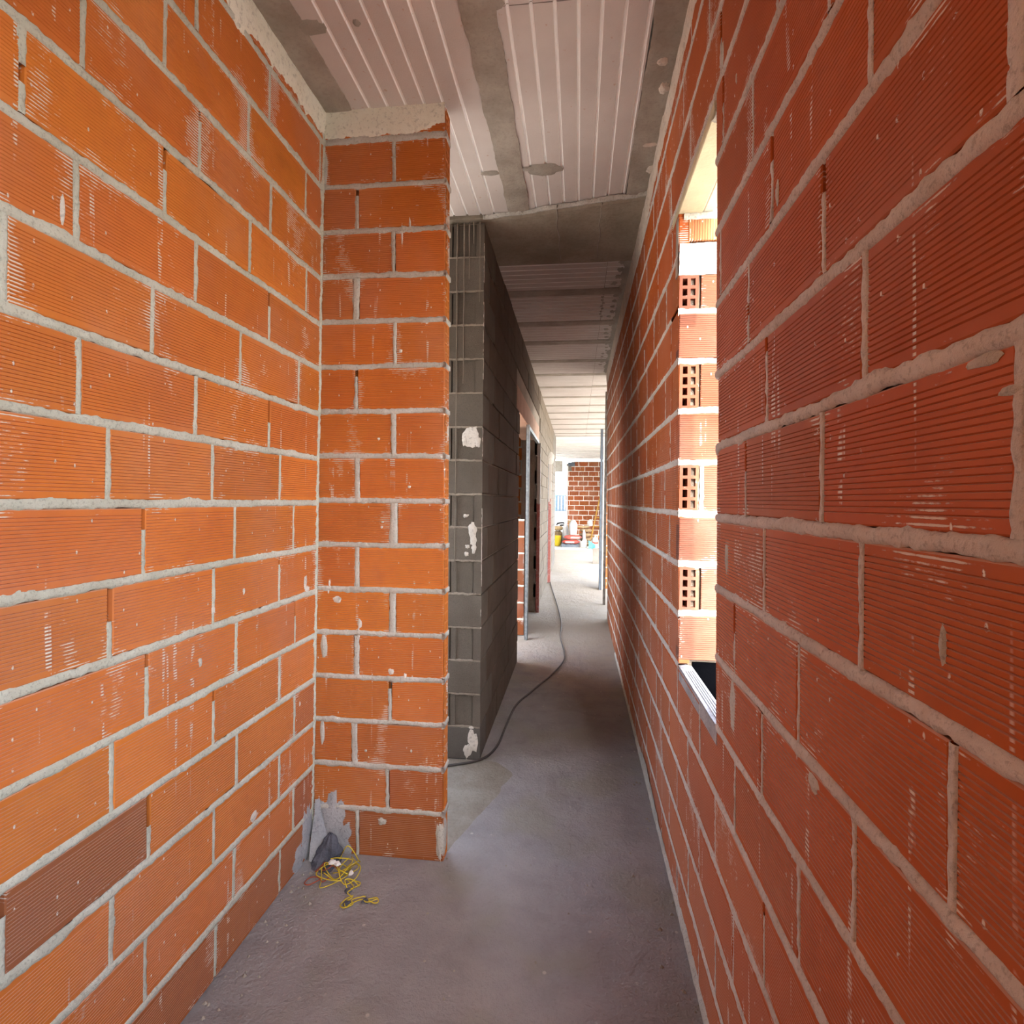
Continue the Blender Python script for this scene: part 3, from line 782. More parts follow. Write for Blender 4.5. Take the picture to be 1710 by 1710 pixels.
for r in range(nrow):
    z0, z1 = r*BP + .004, min((r+1)*BP - .005, ZC-.003)
    if z1-z0 < .03: continue
    mb = MB()
    if r % 2 == 0 or r == nrow-1:
        ye = YB + .20
        mb.cbox(-.694, -.494 + random.uniform(-.002, .002), YB + random.uniform(-.002, .002), ye-.008, z0, z1, .003)
    else:
        ye = YB + .40
        b = len(mb.v); m = len(prof)
        for z in (z0, z1):
            mb.v += [(x, YB+d, z) for x, d in prof] + [(-.494, ye-.008, z), (-.694, ye-.008, z)]
        k = m+2
        for i in range(k): j = (i+1) % k; mb.f.append((b+i, b+j, b+k+j, b+k+i))
        mb.f.append(tuple(b+k+i for i in range(k)))
    o = mb.build('block', M['block'], wall_block, origin=(-.594, YB+.1, (z0+z1)/2))
    o.color = (.74, .70, .66, 1)
    if r == 0: o.color = (.66, .66, .68, 1)
    # blocks down the corridor face
    y = ye
    while y < YW:
        y2 = min(y+.40, YW)
        holes = [(d[0], d[1]) for d in (D1, D2) if d[3] > z0+.03]
        for a, b2 in subtract(y, y2, holes):
            if b2-a < .03: continue
            near = D1[3] - .02 < z0 < D1[3]+.2 and D1[0]-.25 < a < D1[1]+.1
            if near: continue
            if a > 11.0: far_blocks.cbox(-.53, -.494, a+.004, b2-.004, z0, z1, .002); continue
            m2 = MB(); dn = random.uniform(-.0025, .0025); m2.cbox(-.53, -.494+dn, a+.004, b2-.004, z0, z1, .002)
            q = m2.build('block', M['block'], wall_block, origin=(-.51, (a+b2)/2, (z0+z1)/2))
            q.color = (1.0, .92, .82, 1) if a > 6.9 else (.62, .52, .45, 1)  # corridor shade and brown bounce put into the tint, lighter past the opening
        y += .40
o = far_blocks.build('far_blocks', M['block'], wall_block); o['kind'] = 'stuff'
mb = MB()
for r in range(1, nrow):
    if r*BP < ZC-.03: bed_strip(mb, frame_blockend, -.69, -.496, r*BP, .010, .008, .0012, .003, seed=r*3.7, nbase=-.002)
o = mb.build('mortar', M['blockmortar'], wall_block, smooth=True); o['kind'] = 'stuff'
mb = MB()
for (u, v, ru, rv, s_) in ((-.555, 1.70, .045, .055, 1), (-.585, 1.685, .018, .03, 2), (-.52, 1.68, .018, .03, 3), (-.545, 1.215, .022, .05, 4), (-.54, 1.16, .02, .03, 5), (-.535, 1.12, .016, .025, 6), (-.57, 1.13, .012, .012, 7), (-.575, 1.09, .014, .012, 8),
                           (-.535, .095, .03, .08, 9), (-.56, .05, .03, .04, 10), (-.58, 1.29, .014, .010, 11)):
    splat(mb, frame_blockend, u, v, ru, rv, .005, s_, 18, .5)
for z0, z1, s_ in ((.92, 1.25, 1), (1.25, 1.33, 2), (.70, .8, 3), (2.5, 2.7, 4), (2.0, 2.4, 6), (1.6, 1.75, 5)):
    bed_strip(mb, lambda u, n, v: (-.494 + n*.5, YB - .001 + u, v), z0, z1, .006, .008, .01, .002, .004, seed=s_*3.9, vertical=True)
o = mb.build('mortar_splash', M['white_mortar'], wall_block, smooth=True); o['kind'] = 'stuff'
mb = MB()   # grout that ran down from the slab
for x, zb, wd in ((-.637, 1.0, .0035), (-.600, 1.98, .0045), (-.572, 2.52, .004), (-.515, 2.40, .0035), (-.55, 2.70, .004)):
    pts = [(x + nz(z*6, x*50)*.004, YB - .001, z) for z in [zb + (2.81-zb)*i/14 for i in range(15)]]
    mb.tube(pts, [wd*(.45 + .55*(i/14)**2) for i in range(15)], 6)
o = mb.build('grout_drip', M['blockmortar'], wall_block, smooth=True); o['kind'] = 'stuff'
mb = MB(); mb.cbox(-.692, -.491, 4.42, 7.0, D1[3], D1[3]+.19, .004); mb.build('lintel', M['lintel'], wall_block)

# ---- door frames
def frame_post(mb, x0, x1, y0, y1, z1, lip=.012, t=.003):
    mb.box(x0, x1, y0, y0+t, 0, z1); mb.box(x0, x0+t, y0, y1, 0, z1); mb.box(x1-t, x1, y0, y1, 0, z1)
    mb.box(x0, x0+lip, y1-t, y1, 0, z1); mb.box(x1-lip, x1, y1-t, y1, 0, z1)
door1 = bpy.data.objects.new('door_1', None); COL.objects.link(door1); door1.location = (-.52, 5.42, 0)
struct(door1, 'galvanised steel door frame in the first opening on the left of the corridor')
mb = MB(); frame_post(mb, -.506, -.474, 5.40, 5.46, 2.12); mb.build('frame_post', M['galv'], door1)
mb = MB(); frame_post(mb, -.497, -.455, 6.76, 6.80, 2.08); mb.build('frame_post', M['jamb'], door1)
mb = MB(); mb.box(-.506, -.474, 5.46, 6.76, 2.075, 2.11); mb.build('frame_header', M['galv'], door1)
door2 = bpy.data.objects.new('door_2', None); COL.objects.link(door2); door2.location = (-.5, 9.3, 0)
struct(door2, 'pale door jamb with red lower half in the second opening on the left')
mb = MB(); mb.cbox(-.485, -.44, 9.28, 9.34, 0, 2.06, .004); mb.build('frame_post', M['jamb'], door2)
mb = MB(); mb.cbox(-.60, -.495, 10.22, 10.26, 0, 2.06, .004); mb.build('frame_post', M['galv'], door2)
mb = MB(); splat(mb, lambda u, n, v: (u, 9.275-n, v), -.46, 2.10, .07, .10, .01, 3, 16); mb.build('plaster_dab', M['white_mortar'], door2, smooth=True)
door3 = bpy.data.objects.new('door_3', None); COL.objects.link(door3); door3.location = (.36, 7.4, 0)
struct(door3, 'dark upright props and frame at the end of the right wall')
mb = MB(); frame_post(mb, .345, .385, 8.68, 8.74, 2.50); mb.build('frame_post', M['slate'], door3)
mb = MB(); mb.cbox(.352, .385, 7.42, 7.47, 0, ZC-.004, .003); mb.build('prop', M['darkwood'], door3)
mb = MB(); mb.cbox(.392, .415, 8.72, 8.78, 0, 2.25, .004); mb.build('jamb_edge', M['plaster_r'], door3)

# ---- ceiling: concrete joists, grooved foam panels, flush beam
mb = MB(); mb.box(-1.08, .42, -2.75, 3.5, ZC+.045, ZC+.25); mb.box(-1.75, -1.08, 2.06, 3.5, ZC+.045, ZC+.25); mb.box(-.76, .42, 3.5, 5.55, ZC+.045, ZC+.25); mb.box(-1.62, .42, 5.55, YE, ZC+.045, ZC+.25); mb.box(-1.62, 1.2, YE, YW, ZC+.045, ZC+.25)
ceil = struct(mb.build('ceiling', M['joist']), 'unfinished ceiling of pinkish grooved foam panels between grey concrete joists')
def panel(x0, x1, y0, y1, along, name='foam_panel', pitch=.070, gw=.012, gd=.006, sag=0.0, phase=.5):
    """grooved foam panel, grooves running along 'x' or 'y'"""
    a0, a1 = (x0, x1) if along == 'y' else (y0, y1)
    prof = [(a0, 0.03), (a0, 0)]; k = a0 + pitch*phase
    while k < a1 - gw*1.2:
        prof += [(k, 0), (k+gw*.22, gd), (k+gw*.78, gd), (k+gw, 0)]; k += pitch
    prof += [(a1, 0), (a1, .03)]
    m = MB(); R = []
    ends = (y0, y1) if along == 'y' else (x0, x1)
    for e in ends:
        R.append([(p, e, ZC+d+sag) if along == 'y' else (e, p, ZC+d+sag) for p, d in prof])
    m.quadgrid(R)
    for e in (0, 1):
        b = len(m.v); m.v += [R[e][0], R[e][-1], (R[e][-1][0], R[e][-1][1], ZC+.045), (R[e][0][0], R[e][0][1], ZC+.045)]; m.f.append((b, b+1, b+2, b+3))
    o = m.build(name, M['foam'], ceil); o.data.materials.append(M['foam_clean'])
    for i, pl in enumerate(o.data.polygons):
        if i < len(prof)-1 and prof[i][1] + prof[i+1][1] > .001 and 0 < i < len(prof)-2: pl.material_index = 1
    return o
for (x0, x1, cuts) in ((-.862, -.362, (-2.75, -1.15, .45, 1.648, 2.82)), (-.262, .208, (-2.75, -.6, .5, 1.648, 2.445, 2.80)),
                       (-1.46, -.962, (2.1, 2.8)), (-1.75, -1.56, (2.1, 2.8))):
    for i in range(len(cuts)-1):
        panel(x0, x1, cuts[i]+.0008, cuts[i+1]-.0008, 'y', sag=random.uniform(-.002, .003), phase=.95 if x0 < -.8 else .45)
def joist(x0, x1, y0, y1, along, drop=.004):
    m = MB(); R = []; L0, L1 = (y0, y1) if along == 'y' else (x0, x1); nseg = max(3, int((L1-L0)/.02))
    A0, A1 = (x0, x1) if along == 'y' else (y0, y1)
    for i in range(nseg+1):
        t = L0 + (L1-L0)*i/nseg; e0 = nz(t*9, A0*7)*.008 + nz(t*40, A0)*.004; e1 = nz(t*9, A1*7+3)*.008 + nz(t*40, A1+5)*.004
        pr = [(A0+e0, ZC+.02), (A0+e0, ZC-drop+.002), (A0+.02, ZC-drop), (A1-.02, ZC-drop), (A1+e1, ZC-drop+.002), (A1+e1, ZC+.02)]
        R.append([(a, t, z + nz(a*20, t*20)*.0015) if along == 'y' else (t, a, z) for a, z in pr])
    m.quadgrid(R); return m.build('joist', M['joist'], ceil)
for x in (-.912, -.312, .262): joist(x-.054, x+.054, -2.75, 2.84, 'y')
# beam with a ragged near edge
mb = MB(); R = []
for i in range(56):
    x = -1.74 + 2.10*i/55
    yn = 2.835 - max(0, min(1, (x+.45)/.8))*.155 + nz(x*6, 2)*.02 + nz(x*25, 8)*.008
    R.append([(x, yn, ZC+.03), (x, yn+.004, ZC-.004), (x, yn+.03, ZC-.014+nz(x*14, 3)*.004), (x, 3.10, ZC-.014), (x, 3.40, ZC-.014), (x, 3.40, ZC+.03)])
mb.quadgrid(R); mb.build('beam', M['beam'], ceil)
mb = MB()
def fb(u, n, v): return (u, 2.835 - max(0, min(1, (u+.45)/.8))*.155 + nz(u*6, 2)*.02 - .006 + v, ZC-.004 - n)
bed_strip(mb, fb, -.50, .34, 0, .022, .01, .012, .010, seed=12)
o = mb.build('beam_edge_mortar', M['mortar_r'], ceil, smooth=True); o['kind'] = 'stuff'
mb = MB()
for x in (-.12, .10): mb.tube([(x+nz(y*8, x)*.012, y, ZC-.0125) for y in [2.74+.04*i for i in range(16)]], .004, 5)
o = mb.build('formwork_seam', M['joist'], ceil, smooth=True)
# corridor panels across
JY = [3.40, 3.91, 4.585, 5.13, 5.80, 6.42, 7.11, 7.80, 8.49, 9.18, 9.87, 10.56, 11.25, 11.94, 12.42]
for i in range(len(JY)-1):
    a = JY[i] + (.055 if i else .0); b = JY[i+1] - .055
    panel(-.70, .163, a+.004, b-.004, 'x', sag=random.uniform(-.002, .002)); panel(.167, .60 if JY[i] > YE else .36, a+.004, b-.004, 'x', sag=random.uniform(-.002, .003))
    joist(-.70, .62 if JY[i+1] > YE else .36, JY[i+1]-.056, JY[i+1]+.056, 'x')
# left rooms: plain panels
panel(-1.6, -.70, 5.56, YW, 'x'); panel(.605, 1.2, YE, YW, 'x')
# cement smears
mb = MB()
for (u, v, ru, rv, s_) in ((-.845, 1.655, .055, .030, 1), (-.692, 1.655, .012, .014, 2), (-.405, 2.468, .045, .018, 3), (-.165, 2.465, .075, .050, 4), (-.235, 2.452, .04, .016, 14), (.12, 3.905, .03, .03, 5), (-.27, 1.63, .04, .03, 6)):
    splat(mb, frame_ceil, u, v, ru, rv, .004, s_, 22, .3, nbase=.0)
for i in range(9): splat(mb, frame_ceil, .165 + random.uniform(-.01, .01), 3.96 + i*.06, .012, .02, .004, i*2.2+50, 12, .5)
for i in range(24): splat(mb, frame_ceil, .24 + random.uniform(-.02, .02), 3.45 + i*.11, .02, .03, .004, i*1.7+90, 12, .6)
o = mb.build('cement_smear', M['cement'], ceil, smooth=True); o['kind'] = 'stuff'
mb = MB(); ragged_patch(mb, lambda u, n, v: (v, u, ZC - n), 3.40, YE, lambda u: .268 + nz(u*7, 3)*.03 + nz(u*22, 4)*.015, lambda u: .345, .025, .006, 3, 3)
o = mb.build('edge_mortar', M['cement'], ceil, smooth=True); o['kind'] = 'stuff'
mb = MB()
for (u, v, ru, rv, s_) in ((.262, 1.90, .02, .02, 1), (.285, 2.02, .02, .03, 2), (.275, 2.33, .035, .012, 3), (.30, 2.5, .02, .04, 4), (.31, 2.2, .012, .06, 5), (.15, 1.61, .06, .02, 6), (-.05, 1.60, .12, .012, 7)):
    splat(mb, frame_ceil, u, v, ru, rv, .006, s_, 18, .5, nbase=.004)
o = mb.build('plaster_smear', M['plaster_r'], ceil, smooth=True); o['kind'] = 'stuff'

# ---- unseen outer shell, added to shape the light; openings feed the side rooms
def shell(name, boxes, label, mat='render'):
    mb = MB()
    for q in boxes: mb.box(*q)
    return struct(mb.build(name, M[mat]), label)
shell('wall_baffle_left', [(-1.87, -1.75, 2.06, 3.5, -.1, 1.0), (-1.87, -1.75, 2.06, 3.5, 2.25, ZC+.2), (-1.75, -1.08, 1.96, 2.06, -.1, ZC+.2), (-1.72, -1.60, 5.45, 8.2, -.1, ZC+.2), (-1.72, -1.60, 8.2, 10.3, -.1, .9), (-1.72, -1.60, 10.3, YW, -.1, ZC+.2),
                    (-1.72, -1.60, 8.2, 10.3, 2.3, ZC+.2)], 'outer wall of the closed side room on the left')
shell('wall_back', [(-1.06, .60, -2.87, -2.75, -.1, ZC+.2)], 'wall behind the viewer')  # out of view, closed to stop sun and floor bounce
shell('wall_baffle_right', [(.36, 1.2, 6.40, 6.52, -.1, ZC+.2)], 'outside wall across the end of the right corridor wall')  # out of view, added to stop a sun patch in the corridor
shell('wall_divider', [(-.76, -.70, 3.35, 3.50, -.05, ZC)], 'wall between the two side rooms on the left')
mb = MB(); mb.box(-1.6, -.70, 6.89, 6.99, -.05, ZC)
wp = struct(mb.build('wall_partition', M['core']), 'shaded orange brick partition seen through the first left opening')
fp = lambda u, n, v: (u, 6.86 - n, v)
rws = [(.17*k, .17*k+.17, [(-1.9 if k % 2 else -1.73)]) for k in range(17)]
brick_wall(wp, fp, rws, -1.6, -.505, [], 'mortar', .03, gap_p=0, base_tint=(.9, .85, .85), seed=500)
mb = MB(); mb.box(-1.6, -.54, 5.60, 5.65, -.05, 1.14); mb.box(-1.6, -.64, 5.60, 5.65, 1.14, ZC)  # full-height part is unseen, added to confine light from the opening
wl2 = struct(mb.build('wall_low', M['core']), 'half-built orange brick wall, waist high at its open end, behind the first left opening')
fl2 = lambda u, n, v: (u, 5.57 - n, v)
rws = [(.168*k, .168*k+.168, [(-1.03 if k % 2 else -.86)]) for k in range(17)]
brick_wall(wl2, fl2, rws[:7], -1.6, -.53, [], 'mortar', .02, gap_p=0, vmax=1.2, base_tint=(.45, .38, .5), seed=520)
brick_wall(wl2, fl2, rws[7:], -1.6, -.63, [], 'mortar', .03, gap_p=0, base_tint=(1.0, 1.0, 1.1), seed=540)

# ---- far room
shell('wall_baffle_far_left', [(-1.87, -1.75, YW+.1, 18.2, -.1, ZC+.2)], 'left wall of the far room', 'render')  # out of view, added to dim the far room
shell('wall_baffle_far_right', [(1.3, 1.42, 15.6, 19.9, -.1, ZC+.2)], 'right wall of the far room', 'render')  # likewise added out of view, against light from the right
mb = MB(); mb.box(-1.7, 1.2, YW+.03, 20.2, ZC+.07, ZC+.28)
for i in range(9): mb.box(-1.7, 1.2, 13.0+i*.8, 13.12+i*.8, ZC+.05, ZC+.08)
struct(mb.build('ceiling_far', M['whitewall']), 'bright whitish ceiling of the far room beyond the corridor')
mb = MB(); mb.box(-6, 4, 15.85, 21, -.12, .045); struct(mb.build('floor_far', M['kerb']), 'pale raised slab with white kerb at the far end')
mb = MB(); mb.box(-.40, 3.0, 19.48, 19.6, .04, 2.70)
wf = struct(mb.build('wall_far', M['core']), 'sunlit orange brick wall closing the far end of the view')
ff = lambda u, n, v: (u, 19.44 - n, v)
rws = []
for k in range(16):
    st = .045 + .17*k
    rws.append((st, st+.17, [(.05 if k % 2 else .22) + random.uniform(-.03, .03)]))
brick_wall(wf, ff, rws[:14], -.40, 1.6, [], 'white_mortar', .05, gap_p=0, base_tint=(.60, .52, .68), vmax=2.8, vmin=.045, bed_h=.022, head_w=.018, seed=600)
brick_wall(wf, ff, rws[14:], -.22, 1.6, [], 'white_mortar', .05, gap_p=0, base_tint=(.60, .52, .68), vmax=2.8, bed_h=.022, head_w=.018, seed=620)
mb = MB(); mb.cbox(-.34, -.10, 19.40, 19.6, 2.60, 2.74, .01); mb.build('lintel_end', M['slate'], wf)
shell('wall_stub', [(.42, .62, 8.80, 8.95, -.05, 2.25)], 'short brick stub beyond the props at the end of the right wall', 'core')
st = bpy.data.objects['wall_stub']
brick_wall(st, lambda u, n, v: (u, 8.79 - n, v), [(.17*k, .17*k+.17, []) for k in range(13)], .42, .62, [], 'mortar_r', .03, gap_p=0, base_tint=(.8, .7, .7), seed=700)

# ================================================================== THINGS
# ---- cable on the floor
def cat(pts, n=8):
    P = [Vector(p) for p in pts]; P = [P[0]*2-P[1]] + P + [P[-1]*2-P[-2]]; out = []
    for i in range(1, len(P)-2):
        for k in range(n):
            t = k/n; a, b_, c, d = P[i-1], P[i], P[i+1], P[i+2]
            out.append(.5*((2*b_) + (c-a)*t + (2*a-5*b_+4*c-d)*t*t + (3*b_-a-3*c+d)*t**3))
    out.append(P[-2]); return out
cp = [(-.86, 2.69), (-.68, 2.735), (-.608, 2.764), (-.523, 2.809), (-.457, 2.886), (-.423, 3.036), (-.412, 3.286), (-.388, 3.633), (-.301, 3.938), (-.169, 4.376), (-.101, 4.717),
      (-.103, 5.0), (-.152, 5.546), (-.166, 6.235), (-.253, 7.313), (-.372, 8.542), (-.447, 9.4)]
mb = MB(); mb.tube([(p.x, p.y, .010 + .002*nz(p.y*5, 1)) for p in cat([(x, y, 0) for x, y in cp])], .0065, 8)
tag(mb.build('power_cable', M['cable'], smooth=True, origin=(-.2, 5, 0)), 'long dark power cable snaking along the dusty corridor floor', 'cable')

# ---- rubbish in the corner
rt = empty('wire_tangle', (-.82, 1.88, 0), 'tangled heap of thin yellow wire in the brick corner', 'wire')
def squiggle(cx, cy, r, n, seed, z=.02, stretch=(1, 1)):
    random.seed(seed); pts = []
    a = random.random()*6
    for i in range(n):
        a += random.uniform(.6, 1.5); q = r*random.uniform(.45, 1.05)
        pts.append((cx + q*math.cos(a)*stretch[0], cy + q*math.sin(a)*stretch[1], max(.004, z*random.uniform(.1, 1.6))))
    return cat(pts, 6)
for (cx, cy, r, n, sd_, z) in ((-.845, 1.90, .055, 12, 11, .035), (-.83, 1.925, .06, 10, 12, .05), (-.86, 1.87, .06, 10, 13, .02), (-.81, 1.89, .05, 11, 14, .03), (-.775, 1.845, .03, 9, 15, .012)):
    m = MB(); m.tube([tuple(p) for p in squiggle(cx, cy, r, n, sd_, z)], .0019, 5); m.build('wire', M['yellow'], rt, smooth=True)
for pts in (((-.80, 1.87), (-.765, 1.84), (-.775, 1.81), (-.75, 1.79), (-.765, 1.765), (-.752, 1.745), (-.735, 1.76), (-.745, 1.78), (-.71, 1.80), (-.70, 1.785), (-.67, 1.80), (-.655, 1.785), (-.665, 1.775), (-.70, 1.79)),
            ((-.75, 1.80), (-.77, 1.775), (-.775, 1.75), (-.755, 1.74), (-.74, 1.765), (-.715, 1.785), (-.69, 1.775), (-.66, 1.795))):
    m = MB(); m.tube([(p.x, p.y, .005 + .004*abs(nz(p.x*40, p.y*40))) for p in cat([(x, y, 0) for x, y in pts], 6)], .0019, 5); m.build('wire', M['yellow'], rt, smooth=True)
m = MB(); m.tube([(p.x, p.y, .006) for p in cat([(-.90, 1.86, 0), (-.925, 1.83, 0), (-.945, 1.835, 0), (-.94, 1.865, 0), (-.91, 1.87, 0), (-.885, 1.85, 0), (-.87, 1.88, 0)], 6)], .0022, 5)
m.tube([tuple(p) for p in squiggle(-.885, 1.905, .05, 11, 31, .025)], .0019, 5)
tag(m.build('red_wire', M['redwire'], smooth=True, origin=(-.9, 1.87, 0)), 'loop of rusty red wire beside the yellow tangle', 'wire')
random.seed(99)
m = MB(); R = []
for i in range(12):
    t = i/11; row = []
    for k in range(21):
        a = (k % 20)*2*math.pi/20; w_ = 1 + .45*nz(math.cos(a)*1.5, math.sin(a)*1.5, t*2.2+3) + .25*nz(math.cos(a)*5, math.sin(a)*5, t*5)
        r = (.056*(1-t)**.55 + .004)*w_
        row.append((-.925 + r*math.cos(a) + .012*t, 1.958 + r*.75*math.sin(a) + .015*t, .105*t*(1+.15*nz(a*2, t*3)) - .002))
    R.append(row)
m.quadgrid(R); tag(m.build('mortar_lump', M['darklump'], origin=(-.925, 1.958, 0)), 'dark blue-grey lump of hardened mortar in the wall corner', 'rubble')
for i, (x, y, z, lab) in enumerate(((-.868, 1.893, .05, 'crumpled white scrap on the left side of the yellow wire heap'), (-.845, 1.885, .052, 'crumpled white scrap on top of the yellow wire heap'), (-.79, 1.875, .03, 'small white scrap at the right side of the yellow wire heap'))):
    m = MB(); splat(m, lambda u, n, v: (x+u, y+v, z+n), 0, 0, .016-.003*i, .010, .008, i*3.1+2, 12, .5)
    tag(m.build('plastic_scrap', M['whiteplastic'], origin=(x, y, z)), lab, 'scrap', 'white scraps in the wire heap')
for i, (x, y, lab) in enumerate(((-.777, 1.825, 'dark mortar crumb where the trailing wire leaves the heap'), (-.757, 1.765, 'dark mortar crumb at the bend of the trailing wire'), (-.700, 1.786, 'dark mortar crumb near the loose end of the trailing wire'))):
    m = MB(); splat(m, lambda u, n, v: (x+u, y+v, .002+n), 0, 0, .017, .011, .008, i*1.9, 11, .6)
    tag(m.build('mortar_crumb', M['darklump'], origin=(x, y, .002)), lab, 'rubble', 'dark crumbs along the trailing yellow wire')

# ---- pile of materials at the far end
FZ = .045
def pillow(name, x, y, z, sx, sy, sz, mat, label, cat_, group=None, seed=0, parent=None, squash=.6):
    m = MB(); R = []; N = 16
    for i in range(9):
        t = -1 + 2*i/8; prof = math.sqrt(max(0, 1-abs(t)**4)); row = []
        for k in range(N+1):
            a = 2*math.pi*(k % N)/N; ca, sa = math.cos(a), math.sin(a)
            sc_ = (abs(ca)**4+abs(sa)**4)**(-.25)
            wob = 1 + .08*nz(ca*2, sa*2, t*2+seed)
            row.append((x + sx/2*t, y + sy/2*ca*sc_*(.55+.45*prof)*wob, max(z + sz/2 + sz/2*sa*sc_*max(.12, prof)*wob, z)))
        R.append(row)
    m.quadgrid(R); b = 0
    o = m.build(name, M[mat], parent, smooth=True, origin=(x, y, z) if parent is None else None)
    if parent is None: tag(o, label, cat_, group)
    return o
def stand_sack(name, x, y, z, wd, dp, h, mat, label, seed=0):
    m = MB(); R = []
    for i in range(8):
        t = i/7; k = (.9 + .14*math.sin(math.pi*t) - (.45*(t-.75)/.25 if t > .75 else 0)); row = []
        for q in range(15):
            a = 2*math.pi*(q % 14)/14; wob = 1+.14*nz(math.cos(a)*2, math.sin(a)*2, t*3+seed)
            row.append((x+wd/2*k*math.cos(a)*wob, y+dp/2*k*math.sin(a)*wob, z+h*t))
        R.append(row)
    m.quadgrid(R); b = len(m.v); m.f.append(tuple(range(7*15, 7*15+14)))
    return tag(m.build(name, M[mat], smooth=True, origin=(x, y, z)), label, 'sack')
def X(px, y): return (px-964)*y/922
YP = 16.3
m = MB()
for k in range(3): m.cbox(X(939, YP), X(968, YP), YP-.25+k*.22, YP-.15+k*.22, FZ, FZ+.07, .004)
for k in range(4): m.cbox(X(939, YP)+k*.133, X(939, YP)+k*.133+.11, YP-.27, YP+.31, FZ+.07, FZ+.09, .003)
tag(m.build('pallet', M['slate'], origin=(X(951, YP), YP, FZ)), 'low slate-coloured pallet under the red and white sacks', 'pallet')
for i, (cx, z, lab) in enumerate(((954, .09, 'lower red sack lying on the slate pallet'), (957, .225, 'upper red sack lying on another red sack'))):
    sk = empty('cement_sack', (X(cx, YP), YP, FZ+z), lab, 'sack', 'red sacks on the pallet')
    pillow('sack_body', X(cx, YP), YP-.02, FZ+z, .52, .34, .115, 'sack_red', '', '', seed=i*3, parent=sk)
    m = MB(); m.cbox(X(cx, YP)-.16+.1*i, X(cx, YP)+.10+.1*i, YP-.205, YP-.19, FZ+z+.03, FZ+z+.075, .003); m.build('label_band', M['jug'], sk)
stand_sack('plaster_sack', X(957.5, YP), YP+.05, FZ+.355, .24, .2, .42, 'sack_white', 'tall white sack standing on top of the red sacks', 3)
stand_sack('plaster_sack', X(944.5, YP), YP+.40, FZ, .18, .16, .68, 'sack_white', 'slim white sack standing behind the pallet, left of the red sacks', 8)
stand_sack('plaster_sack', X(975.5, YP), YP+.03, FZ, .10, .16, .50, 'sack_white', 'narrow greyish white sack between the red sacks and the brown sacks', 12)
for k in range(4):
    pillow('paper_sack', X(978, YP)+.02*(k % 2), YP+.45, FZ+k*.135, .36, .42, .12, 'sack_brown', ['bottom brown paper sack of the pile left of the ladder', 'second brown paper sack from the bottom of the pile', 'third brown paper sack from the bottom of the pile', 'topmost brown paper sack of the pile left of the ladder'][k], 'sack', 'brown sacks piled left of the ladder', seed=k*2.1)
pillow('wood_offcut', X(974, YP), YP+.4, FZ+.545, .42, .30, .05, 'pine', 'flat tan board lying on top of the brown sacks', 'board', seed=5)
def jug(x, y, z, wd, h, label, group=None):
    t = empty('jug', (x, y, z), label, 'jug', group)
    m = MB(); m.lathe([(wd*.46, z), (wd*.5, z+.02), (wd*.5, z+h*.62), (wd*.42, z+h*.75), (wd*.2, z+h*.84), (wd*.16, z+h*.9)], x, y, 14); m.build('jug_body', M['jug'], t, smooth=True)
    m = MB(); m.lathe([(wd*.17, z+h*.9), (wd*.17, z+h*.99), (wd*.14, z+h)], x, y, 12); m.build('cap', M['jug'], t, smooth=True)
    m = MB(); m.tube(cat([(x+wd*.15, y-.02, z+h*.9), (x+wd*.38, y-.02, z+h*.98), (x+wd*.45, y-.02, z+h*.72)], 5), .012, 6); m.build('handle', M['jug'], t, smooth=True)
    return t
jug(X(974.5, 16.0), 16.02, FZ, .20, .24, 'white plastic jug on the floor in front of the brown sacks')
j = jug(X(994, 16.2), 16.25, FZ, .17, .36, 'white and red plastic jug right of the brown sacks')
m = MB(); m.lathe([(.087, FZ+.10), (.087, FZ+.16)], X(994, 16.2), 16.25, 14); m.build('red_band', M['sack_red'], j, smooth=True)
jug(X(985, 16.8), 16.76, FZ+.595, .16, .2, 'white plastic jug on the far side above the brown sacks')
# teal cloth, grey block
m = MB(); R = []
for i in range(8):
    t = i/7; R.append([(X(983+1.6*k, 15.9) , 15.80 - .06*math.sin(k*.9+t*3)-.05*t, max(.006, FZ + .24*(1-t)*(1-.08*k) + .02*nz(k*1.1, t*4))) for k in range(8)])
m.quadgrid(R); tag(m.build('cloth', M['teal'], smooth=True, origin=(X(988, 15.9), 15.8, 0)), 'crumpled teal cloth draped over the kerb by the grey block', 'cloth')
m = MB(); m.cbox(X(990.5, 12.4), X(1003, 12.4), 12.36, 12.52, 0, .33, .006); m.cbox(X(992.5, 12.4), X(1001, 12.4), 12.39, 12.49, .32, .335, .004)
tag(m.build('grey_block', M['block'], origin=(X(997, 12.4), 12.44, 0)), 'grey block standing on the floor by the right hand posts', 'block')
# ladder
lad = empty('ladder', (X(991, 18.8), 18.6, FZ), 'yellow ladder leaning against the far brick wall', 'ladder')
for dx in (0, .30):
    m = MB(); m.tube([(X(986, 18.6)+dx, 18.55, FZ), (X(1001, 19.3)+dx, 19.36, 1.55)], .022, 6); m.build('rail', M['ladder'], lad)
for k in range(5):
    t = (k+.6)/5; x0 = X(986, 18.6)*(1-t)+X(1001, 19.3)*t
    m = MB(); m.tube([(x0, 18.55*(1-t)+19.36*t, FZ+t*(1.55-FZ)), (x0+.30, 18.55*(1-t)+19.36*t, FZ+t*(1.55-FZ))], .016, 6); m.build('rung', M['ladder'], lad)
